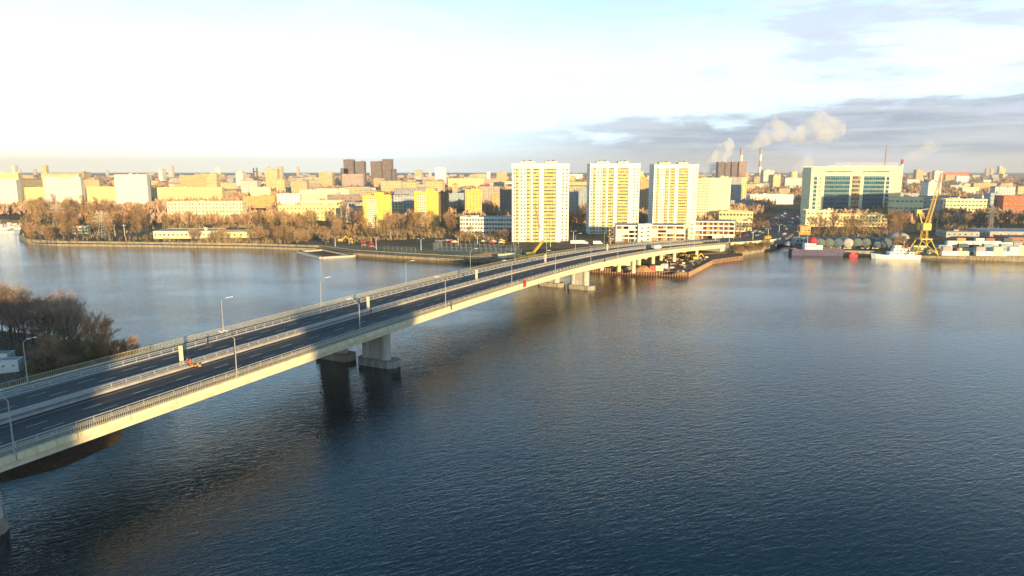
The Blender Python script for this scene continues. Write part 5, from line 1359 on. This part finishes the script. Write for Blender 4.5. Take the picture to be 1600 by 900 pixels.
# ------------------------------------------------------------------ trees
def tree_meshes(seed, h, spread, n_limb, n_sub, n_twig, tw, r0, up=0.75, shrubby=False, trunk_h=None, tl=1.0):
    rr = random.Random(seed); tr = MB(); cr = MB()
    th = trunk_h if trunk_h is not None else h*rr.uniform(.22, .34)
    lean = Vector((rr.uniform(-.04,.04), rr.uniform(-.04,.04), 0))
    top = Vector((lean.x*h, lean.y*h, h*.82))
    tr.tube((0,0,-.4), Vector((lean.x*th, lean.y*th, th)), r0, r0*.72, 7, caps=False)
    tr.tube(Vector((lean.x*th, lean.y*th, th)), top*.8, r0*.72, r0*.25, 5, caps=False)
    def tri(p, q, wd):
        d = (q-p); s_ = d.cross(Vector((rr.uniform(-1,1), rr.uniform(-1,1), rr.uniform(-1,1)))); 
        if s_.length < 1e-5: return
        s_.normalize(); cr.add([p-s_*wd, p+s_*wd, q], [(0,1,2)])
    def rand_dir(base, ang):
        v = Vector((rr.gauss(0,1), rr.gauss(0,1), rr.gauss(0,1))).normalized(); d = (base.normalized()+v*ang).normalized(); return d
    for i in range(n_limb):
        f = (i+rr.random())/n_limb; z0 = th*(.75 if not shrubby else .1)+(h*.72-th*.75)*f**1.1
        p = Vector((lean.x*z0, lean.y*z0, z0)); az_ = i*2.4+rr.uniform(-.5,.5)
        reach = spread*(1-.55*f)*rr.uniform(.7,1.1); rise = (h-z0)*rr.uniform(.35,.8)*up
        q = p+Vector((math.cos(az_)*reach, math.sin(az_)*reach, rise))
        mid_ = p.lerp(q, .5)+Vector((0,0,-.06*reach+rr.uniform(-.2,.4)))
        tr.tube(p, mid_, r0*.42*(1-.5*f), r0*.26*(1-.5*f), 4, caps=False); tr.tube(mid_, q, r0*.26*(1-.5*f), r0*.08, 4, caps=False)
        for j in range(n_sub):
            g = rr.uniform(.25, 1.0); b = (p.lerp(mid_, g*2) if g < .5 else mid_.lerp(q, g*2-1))
            d = rand_dir((q-p)+Vector((0,0,reach*.35)), .75); l_ = spread*.42*rr.uniform(.5,1.1); e = b+d*l_
            tr.tube(b, e, r0*.11, r0*.03, 3, caps=False)
            for k in range(n_twig):
                g2 = rr.uniform(.1,1.0); b2 = b.lerp(e, g2); d2 = rand_dir(d+Vector((0,0,.35)), .9); l2 = spread*.26*rr.uniform(.4,1.15)*tl; e2 = b2+d2*l2
                tri(b2, e2, tw)
                for m2 in range(2):
                    b3 = b2.lerp(e2, rr.uniform(.2,.9)); d3 = rand_dir(d2, .9); tri(b3, b3+d3*l2*rr.uniform(.4,.8), tw*.7)
    return tr, cr
def tree_proto(name, seed, args, twig='twig', label='x', cat='tree'):
    tr, cr = tree_meshes(seed, *args)
    t = thing(name, label, cat, (0, 0, -500)); tr.build('trunk', 'trunk' if name != 'bush' else 'twigdark', t); cr.build('crown', twig, t); return t
FARP = [tree_proto('bare_tree', 10+k, (uni(13,16), uni(3.8,5.2), 16, 7, 10, .055, .24, .95, False, uni(1.6,3.0)), tw) for k, tw in enumerate(('twig','twig','twigdark','twig'))]
FARP += [tree_proto('poplar_tree', 30+k, (19, 2.9, 20, 7, 8, .055, .26, 1.2, False, 2.5), 'twig') for k in range(2)]
FARB = [tree_proto('bush', 50+k, (3.4, 2.4, 9, 6, 9, .05, .09, .7, True, .3), 'shrub' if k else 'twig', cat='bush') for k in range(2)]
NEARP = [tree_proto('bare_tree', 70+k, (uni(12,15), uni(4.0,5.4), 19, 8, 11, .021, .22, .95, False, uni(1.4,2.6)), tw) for k, tw in enumerate(('twigdark','twigdark','twig','shrub'))]
NEARR = [tree_proto('bare_tree', 90+k, (9.5, 4.2, 18, 10, 18, .028, .2, .9, False, 1.2), 'twigred') for k in range(2)]
NEARB = [tree_proto('bush', 110+k, (4.5, 3.2, 12, 9, 13, .03, .1, .7, True, .3), tw, cat='bush') for k, tw in enumerate(('shrub','twigdark'))]
SPIN = [tree_proto('bare_tree', 130, (9.5, 3.8, 12, 7, 7, .036, .2), 'twigdark')]
_first = {}
def plant(protos, p, sc, label, group):
    pr = random.choice(protos)
    if pr.name not in _first:
        _first[pr.name] = 1; pr.location = p; pr.rotation_euler[2] = uni(0, 6.28); pr.scale = (sc,)*3; pr['label'] = label; pr['group'] = group; return pr
    return dup(pr, p, uni(0, 6.28), label, group, sc)
def clear(p, m_=2.0):
    for bx, by, br, bw, bd in BUILT:
        if math.hypot(p.x-bx, p.y-by) < min(br, 14 if bw < 40 else br)+m_:
            if bw < 40 or abs(p.y-by) < bd/2+m_: return False
    return True
def zone(n, poly, protos, lo, hi, label, group, gap=3.5, tries=40):
    """random positions inside a plan polygon given by what the photograph shows on the ground"""
    xs = [q[0] for q in poly]; ys = [q[1] for q in poly]; pw = [tuple(at(a_, b_, 3).xy) for a_, b_ in poly]; placed = []
    X0, X1 = min(q[0] for q in pw), max(q[0] for q in pw); Y0, Y1 = min(q[1] for q in pw), max(q[1] for q in pw)
    for k in range(n):
        for _ in range(tries):
            p = Vector((uni(X0, X1), uni(Y0, Y1), 3.0))
            if pdist((p.x, p.y), pw) > 0 and clear(p) and all((p-q).length > gap for q in placed): break
        else: continue
        placed.append(p); plant(protos, p, uni(lo, hi), label, group)
zone(70, [(42,378),(255,380),(238,352),(150,332),(40,332),(28,350)], FARP, .85, 1.35, 'bare brown tree in the wood below the white slabs', 'trees of the wood on the left point')
zone(14, [(42,380),(100,381.5),(105,372),(40,366)], FARP[:4], .7, .95, 'bare tree at the tip of the wooded left point', 'trees at the tip of the left point', 4)
zone(22, [(255,357),(425,357),(425,350),(255,348)], FARP, .6, .85, 'bare tree in the row before the five storey pale block', 'tree row before the pale block')
zone(20, [(300,381),(420,383),(420,374),(300,375)], FARP[:4]+FARB, .5, .8, 'small bare tree on the bank before the low cream hall', 'small trees before the cream hall')
zone(60, [(415,383),(560,379),(720,372),(720,354),(560,352),(415,352)], FARP, .8, 1.2, 'bare golden tree in the wood beside the yellow towers', 'trees of the middle wood')
zone(14, [(430,385),(545,386),(545,381),(430,380)], FARP[:4], .7, 1.0, 'bare tree on the lawn edge above the floating pontoon', 'trees above the pontoon')
zone(12, [(715,378),(800,378),(800,371),(715,371)], FARP[:4], .5, .75, 'bare tree in front of the long white school', 'trees before the school')
zone(10, [(890,362),(919,362),(919,345),(890,345)], FARP[:4], .9, 1.1, 'bare reddish brown tree between the widest and the middle tower', 'trees between two towers')
zone(14, [(1255,371),(1400,375),(1410,362),(1255,360)], FARP[:4]+FARP[4:5], .8, 1.1, 'bare tree behind the round harbour tanks', 'trees behind the tanks', 5)
zone(12, [(1386,378),(1412,380),(1412,352),(1386,352)], FARP, .9, 1.15, 'tall bare tree between the tanks and the yellow crane', 'trees left of the crane')
zone(16, [(1474,358),(1562,360),(1562,342),(1474,342)], FARP[:4], .75, 1.05, 'bare tree before the cream factory right of the crane', 'trees before the cream factory')
zone(7, [(1564,362),(1620,364),(1620,346),(1564,346)], FARP[:4], .8, 1.05, 'bare tree before the red brick factory', 'trees before the red factory')
zone(9, [(1165,366),(1200,364),(1195,352),(1165,354)], FARP[:4], .55, .8, 'orange tinted tree by the avenue beside the cream annex', 'trees by the annex')
zone(22, [(1147,398),(1205,389.5),(1198,383),(1147,390)], FARB, .8, 1.3, 'brown bush on the bank below the approach road', 'bushes below the road', 2)
zone(14, [(1385,389),(1428,389),(1428,378),(1385,376)], FARB, .9, 1.4, 'brown bush beside the grey dome roof', 'bushes beside the dome', 2)
# near left bank
npoly = [(-75,512),(60,530),(150,548),(205,560),(196,590),(120,600),(40,592),(-75,590)]
def near_zone(n, poly, protos, lo, hi, label, group, gap):
    pw = [tuple(at(a_, b_, 2.6).xy) for a_, b_ in poly]; placed = []
    X0, X1 = min(q[0] for q in pw), max(q[0] for q in pw); Y0, Y1 = min(q[1] for q in pw), max(q[1] for q in pw)
    for k in range(n):
        for _ in range(60):
            p = Vector((uni(X0, X1), uni(Y0, Y1), 0))
            if pdist((p.x, p.y), pw) > 0 and all((p-q).length > gap for q in placed): break
        else: continue
        placed.append(p.copy()); p.z = near_z(p.x, p.y)-.1; plant(protos, p, uni(lo, hi), label, group)
near_zone(34, [(-75,514),(60,531),(125,545),(125,562),(40,556),(-75,548)], NEARP, 1.0, 1.28, 'bare dark tree in the grove on the near left bank', 'grove on the near left bank', 3.2)
near_zone(14, [(60,556),(150,556),(190,575),(150,592),(70,590)], NEARP[2:]+NEARB, .55, .85, 'low olive brown thicket tree beside the near parapet', 'thicket beside the bridge', 2.6)
near_zone(34, [(30,560),(150,556),(225,580),(130,600),(70,598)], NEARB, .7, 1.1, 'olive brown bush in the thicket beside the bridge', 'bushes of the near thicket', 2.0)
for x_, y_, sc, lb in ((160,570,1.3,'reddish sunlit tree, taller left one by the water of the near bank'), (200,580,.85,'reddish sunlit tree, smaller right one by the water of the near bank'), (180,582,.85,'short reddish sunlit tree between two bigger ones on the near bank')):
    p = at(x_, y_, 2.0); p.z = max(.2, near_z(p.x, p.y)-.1); o = plant(NEARR, p, sc, lb, 'reddish trees at the near point')
for x_, y_, sc, lb in ((222,588,.85,'thin leafless tree standing at the water beside the parapet, left one'), (243,588,.85,'thin leafless tree leaning over the water beside the parapet')):
    p = at(x_, y_, 1.0); p.z = max(.0, near_z(p.x, p.y)-.1); o = plant(SPIN, p, sc, lb, 'thin trees at the water'); o.rotation_euler = (0.05, .35 if x_ > 220 else .1, 0)
# brush between the far trees
ub = MB(); rb = random.Random(9)
for pl, n in (([(42,379),(255,380),(238,350),(40,330),(28,350)], 5200), ([(255,379),(425,382),(425,374),(255,374)], 700), ([(255,357),(425,357),(425,349),(255,347)], 1500),
              ([(425,381),(560,378),(720,371),(720,352),(425,350)], 6000), ([(715,377),(800,377),(800,368),(715,368)], 500), ([(1474,358),(1600,360),(1600,340),(1474,340)], 1800),
              ([(1255,368),(1400,372),(1410,356),(1255,356)], 1500), ([(885,362),(922,362),(922,340),(885,340)], 900), ([(1147,397),(1205,389),(1198,383),(1147,390)], 900)):
    pw = [tuple(at(a_, b_, 3).xy) for a_, b_ in pl]; X0, X1 = min(q[0] for q in pw), max(q[0] for q in pw); Y0, Y1 = min(q[1] for q in pw), max(q[1] for q in pw)
    for k in range(n):
        x_, y_ = rb.uniform(X0, X1), rb.uniform(Y0, Y1)
        if pdist((x_, y_), pw) < 0 or mn.noise(Vector((x_*.04, y_*.04, 2))) < -.22: continue
        if not clear(Vector((x_, y_, 0)), 0): continue
        hh = rb.uniform(1.0, 4.2)
        for j in range(3):
            c = Vector((x_+rb.uniform(-.8,.8), y_+rb.uniform(-.8,.8), 2.9)); e = c+Vector((rb.uniform(-1.3,1.3), rb.uniform(-1.3,1.3), hh)); s_ = Vector((rb.uniform(-1,1), rb.uniform(-1,1), 0)).normalized()*rb.uniform(.06,.22)
            ub.add([c-s_, c+s_, e], [(0,1,2)], rb.randrange(3))
tag(ub.build('undergrowth', ['shrub', 'twigdark', 'twig']), 'brown brush and saplings between the trees of the far bank', 'undergrowth', kind='stuff')
# undergrowth on the near bank
ug = MB(); rr_ = random.Random(5)
for k in range(5200):
    x_, y_ = rr_.uniform(-170, -60), rr_.uniform(118, 215); zz = near_z(x_, y_)
    if zz < .5: continue
    c = Vector((x_, y_, zz-.05)); hh = rr_.uniform(.3, 1.3); e = c+Vector((rr_.uniform(-.5,.5), rr_.uniform(-.5,.5), hh)); s_ = Vector((rr_.uniform(-1,1), rr_.uniform(-1,1), 0)).normalized()*rr_.uniform(.04,.10)
    ug.add([c-s_, c+s_, e], [(0,1,2)], rr_.randrange(3))
tag(ug.build('undergrowth', ['shrub', 'twigdark', 'twig']), 'dry grass and brush on the near left bank', 'undergrowth', kind='stuff')

# things on the near left bank
B('left of two weathered white sheds on the near left bank', -14, 13, 569, 553, 3.2, 5, 'white', roof='roofgrey', floors=1, cols=3, name='shed', cat='shed', g=3.0, parapet=.1, roofbits=0, win=(.8,.6))
B('low white trailer with grey roof on the near left bank', -2, 30, 583, 563, 3.2, 14, 'white', roof='roofgrey', floors=1, cols=2, name='trailer', cat='trailer', g=3.0, parapet=.1, roofbits=0, win=(.6,.5))
for x_, y_, mt, lb in ((41,570,'white','little white crate among bushes by the white trailer'), (44,562,'greywall','pale board pile beside the thicket on the near bank'), (20,600,'tankblue','dark blue tarpaulin heap close to the near end of the bridge'), (4,617,'white','white bundle beside the far parapet at the left edge')):
    p = at(x_, y_, 3); t = thing('crate' if 'crate' in lb else 'board_pile' if 'board' in lb else 'tarpaulin' if 'tarp' in lb else 'bundle', lb, 'clutter', p, uni(0, 2))
    for j in range(3): a = MB().box(-uni(.5,1.2), uni(.5,1.2), -uni(.4,.8), uni(.4,.8), j*.35, j*.35+.33); a.build('layer', mt, t)

# ------------------------------------------------------------------ the far city
city_types = [('apartment_building','building','fc_cream','cream'),('apartment_building','building','fc_yellow','yellow'),('apartment_building','building','fc_white','white'),('apartment_building','building','fc_pink','pink'),
              ('apartment_building','building','fc_brick','brick red'),('office_building','office','fc_grey','grey'),('warehouse','warehouse','fc_plain','pale'),('residential_tower','tower block','fc_white','white'),('residential_tower','tower block','fc_cream','cream')]
rc = random.Random(21)
def far_building(X0, Y0, wd, dp, h, psi, ty, band):
    nm, cat, mt, cn = ty
    t = thing(nm, f'distant {cn} {cat} {band}', cat, (X0, Y0, 3), psi, f'distant {cn} {cat}s {band}')
    a = MB(); a.box(-wd/2, wd/2, 0, dp, -.5, h); 
    if nm == 'residential_tower': a.box(-wd/5, wd/6, dp*.3, dp*.7, h, h+3)
    if nm == 'apartment_building' and wd > 60 and rc.random() < .4: a.box(-wd/2, -wd/2+13, -16, -.003, -.5, h)
    a.build('wall', mt, t)
    a = MB(); a.box(-wd/2-.2, wd/2+.2, -.2, dp+.2, h, h+.7, 0)
    for k in range(rc.randrange(1, 4)): xx = rc.uniform(-wd*.4, wd*.4); a.box(xx, xx+rc.uniform(2,5), dp*.4, dp*.6, h+.7, h+rc.uniform(1.6,3.2), 0)
    a.build('roof', rc.choice(['rooffelt','roofgrey','roofgrey','redbrick']) if nm != 'warehouse' else 'roofgrey', t)
cnt = 0; tries = 0; lim = dict(apartment_building=215, office_building=60, warehouse=70, residential_tower=60); cc_ = dict.fromkeys(lim, 0)
while cnt < 400 and tries < 20000:
    tries += 1
    Yd = 700*math.exp(rc.uniform(0, 1)**.8*2.25); az_ = rc.uniform(-.66, .66); X0 = math.tan(az_)*Yd
    if Yd < 900 and 0 < X0 < 330: continue
    if X0 < -.25*Yd and Yd < 1000: continue
    if X0 > .3*Yd and Yd < 1700 and rc.random() < .75: continue
    ty = rc.choice(city_types) if rc.random() > .35 else city_types[rc.choice((0,0,1))]
    if X0 > Yd*.25 and rc.random() < .35: ty = rc.choice((city_types[3], city_types[4], city_types[6], city_types[5]))
    nm = ty[0]
    if cc_[nm] >= lim[nm]: continue
    if nm == 'apartment_building': wd, dp, h = rc.uniform(28, 90), 13, rc.choice((14, 15, 15, 18, 27))
    elif nm == 'office_building': wd, dp, h = rc.uniform(30, 70), 18, rc.uniform(11, 22)
    elif nm == 'warehouse': wd, dp, h = rc.uniform(50, 130), 40, rc.uniform(7, 12)
    else: wd, dp, h = rc.uniform(22, 34), 18, rc.uniform(34, 52) if Yd > 1500 else 30
    if nm == 'residential_tower' and Yd > 3200: h = rc.uniform(45, 75)
    if X0 > Yd*.15 and nm != 'residential_tower': wd *= .62; dp *= .9
    psi = R(rc.choice((0, 0, 8, -8, 15, 90 if Yd > 1000 else 5))+rc.uniform(-4, 4))
    rad = max(wd, dp)*.52+6
    # keep the avenue and the shore clear
    if any(math.hypot(X0-b_[0], (Y0_ := Yd)-b_[1]) < rad*.8+min(b_[2], 40) for b_ in BUILT): continue
    if Yd < 1100 and pdist((X0, Yd), far_poly) < 60: continue
    if min(math.hypot(X0-q.x, Yd-q.y) for q in AVE[0]) < 30+wd/2: continue
    band = ('in the near city' if Yd < 1300 else 'in middle distance' if Yd < 2800 else 'near the horizon')+(' behind the left woods' if az_ < -.2 else ' behind the pale towers' if az_ < .2 else ' behind the harbour')
    far_building(X0, Yd, wd, dp, h, psi, ty, band)
    BUILT.append((X0, Yd, rad, wd, dp)); cc_[nm] += 1; cnt += 1
# distant woods and gardens between the blocks, nobody could count them
wd_ = MB(); rt = random.Random(3); n_ = 0
def clump(c, r, h, m_):
    k = 16
    for i in range(k):
        a0 = rt.uniform(0, 6.28); rr2 = r*math.sqrt(rt.random()); b0 = Vector((c.x+rr2*math.cos(a0), c.y+rr2*math.sin(a0), 3+h*rt.uniform(.0,.45)))
        e = b0+Vector((rt.uniform(-1,1)*r*.5, rt.uniform(-1,1)*r*.5, h*rt.uniform(.35,.6))); s_ = Vector((rt.uniform(-1,1), rt.uniform(-1,1), rt.uniform(-.3,.3))).normalized()*r*.22
        wd_.add([b0-s_, b0+s_, e+s_*.5, e-s_*.4], [(0,1,2,3)], m_)
while n_ < 11500:
    Yd = 640*math.exp(rt.random()*2.1); az_ = rt.uniform(-.68, .68); X0 = math.tan(az_)*Yd
    v = mn.noise(Vector((X0*.006, Yd*.004, 1.5)))
    n_ += 1
    if v < -.05 and rt.random() < (.25 if az_ > .1 else .8): continue
    if Yd < 1100 and pdist((X0, Yd), far_poly) < 45: continue
    if Yd < 1300 and min(math.hypot(X0-q.x, Yd-q.y) for q in AVE[0]) < 36: continue
    if any(abs(X0-b_[0]) < b_[3]/2+2 and abs(Yd-b_[1]) < b_[4]/2+3 for b_ in BUILT): continue
    clump(Vector((X0, Yd, 0)), rt.uniform(4, 8), rt.uniform(7, 13), rt.randrange(3))
tag(wd_.build('distant_woodland', ['twig', 'twigdark', 'twig']), 'brown leafless woodland spread between the distant city blocks', 'woodland', kind='stuff')

# ------------------------------------------------------------------ high rises on the bank behind the viewer (they throw the long shade on the bridge)
U_ = Vector((math.sin(R(SUN_AZ)), math.cos(R(SUN_AZ)))); Q_ = Vector((-U_.y, U_.x))
if Q_.x < 0: Q_ = -Q_
def back_tower(pc, wd, t_, h, label):
    c = Q_*pc+U_*t_; t = thing('residential_tower', label, 'tower block', (c.x, c.y, 3), math.atan2(Q_.y, Q_.x), 'towers on the bank behind the viewer')
    a = MB(); a.box(-wd/2, wd/2, -8, 8, -.5, h); a.build('wall', 'fc_white', t)
    a = MB(); a.box(-wd/2-.2, wd/2+.2, -8.2, 8.2, h, h+.8); a.build('roof', 'rooffelt', t)
back_tower(33.2, 31, 190, 56, 'white slab tower on the bank behind the viewer, second from the west')
back_tower(-58, 72, 190, 64, 'broad white slab on the bank behind the viewer, westernmost')
back_tower(642, 74, -250, 58, 'white slab tower beyond the right edge of the view on the harbour bank')

# ------------------------------------------------------------------ haze
mh = bpy.data.materials.new('haze_air'); mh.use_nodes = True; th = NT(mh.node_tree); th.n.clear()
oh = th.add('ShaderNodeOutputMaterial'); vh = th.add('ShaderNodeVolumePrincipled'); vh.inputs['Color'].default_value = (1.0, 0.97, 0.95, 1); vh.inputs['Anisotropy'].default_value = 0.2
vh.inputs['Density'].default_value = 0.00008; th.link(vh.outputs[0], oh.inputs['Volume'])
M['haze'] = mh
a = MB(); a.box(-12500, 12500, -2600, 12500, -3, 220); tag(a.build('haze', 'haze'), 'thin pale haze over the river and city', 'haze', kind='stuff')

for o in list(COL.objects):
    if o.parent is None and o.location.z < -400:
        for c in list(o.children): bpy.data.objects.remove(c)
        bpy.data.objects.remove(o)

# look-alikes are told apart by their order along the picture
def ordinal(n):
    ones = ['', 'first','second','third','fourth','fifth','sixth','seventh','eighth','ninth','tenth','eleventh','twelfth','thirteenth','fourteenth','fifteenth','sixteenth','seventeenth','eighteenth','nineteenth']
    tens = {20:'twent',30:'thirt',40:'fort',50:'fift',60:'sixt',70:'sevent',80:'eight',90:'ninet'}
    if n < 20: return ones[n]
    b_ = n//10*10
    return tens[b_]+'ieth' if n == b_ else tens[b_]+'y-'+ones[n-b_]
size_w = ('small', 'middling', 'large')
for o in COL.objects:
    if o.parent is None and o.get('category') in ('tree', 'bush') and 'poplar' in o.name: o['label'] = o['label'].replace('bare', 'narrow upright', 1)
for o in COL.objects:
    if o.parent is None and o.get('category') in ('tree',) and o.get('group') in ('trees of the wood on the left point', 'trees of the middle wood', 'grove on the near left bank'):
        k = 0 if o.scale.x < 1.02 else 1 if o.scale.x < 1.2 else 2
        o['label'] = size_w[k]+' '+o['label']
seen = {}
for o in COL.objects:
    if o.parent is None and o.get('label'): seen.setdefault(o['label'], []).append(o)
for lb, os_ in seen.items():
    if len(os_) < 2: continue
    os_.sort(key=lambda o: px_of(o.location)[0])
    for i, o in enumerate(os_):
        o['label'] = lb+(', '+ordinal(i+1)+' from the left' if i else ', leftmost one')
        o['group'] = o.get('group') or lb
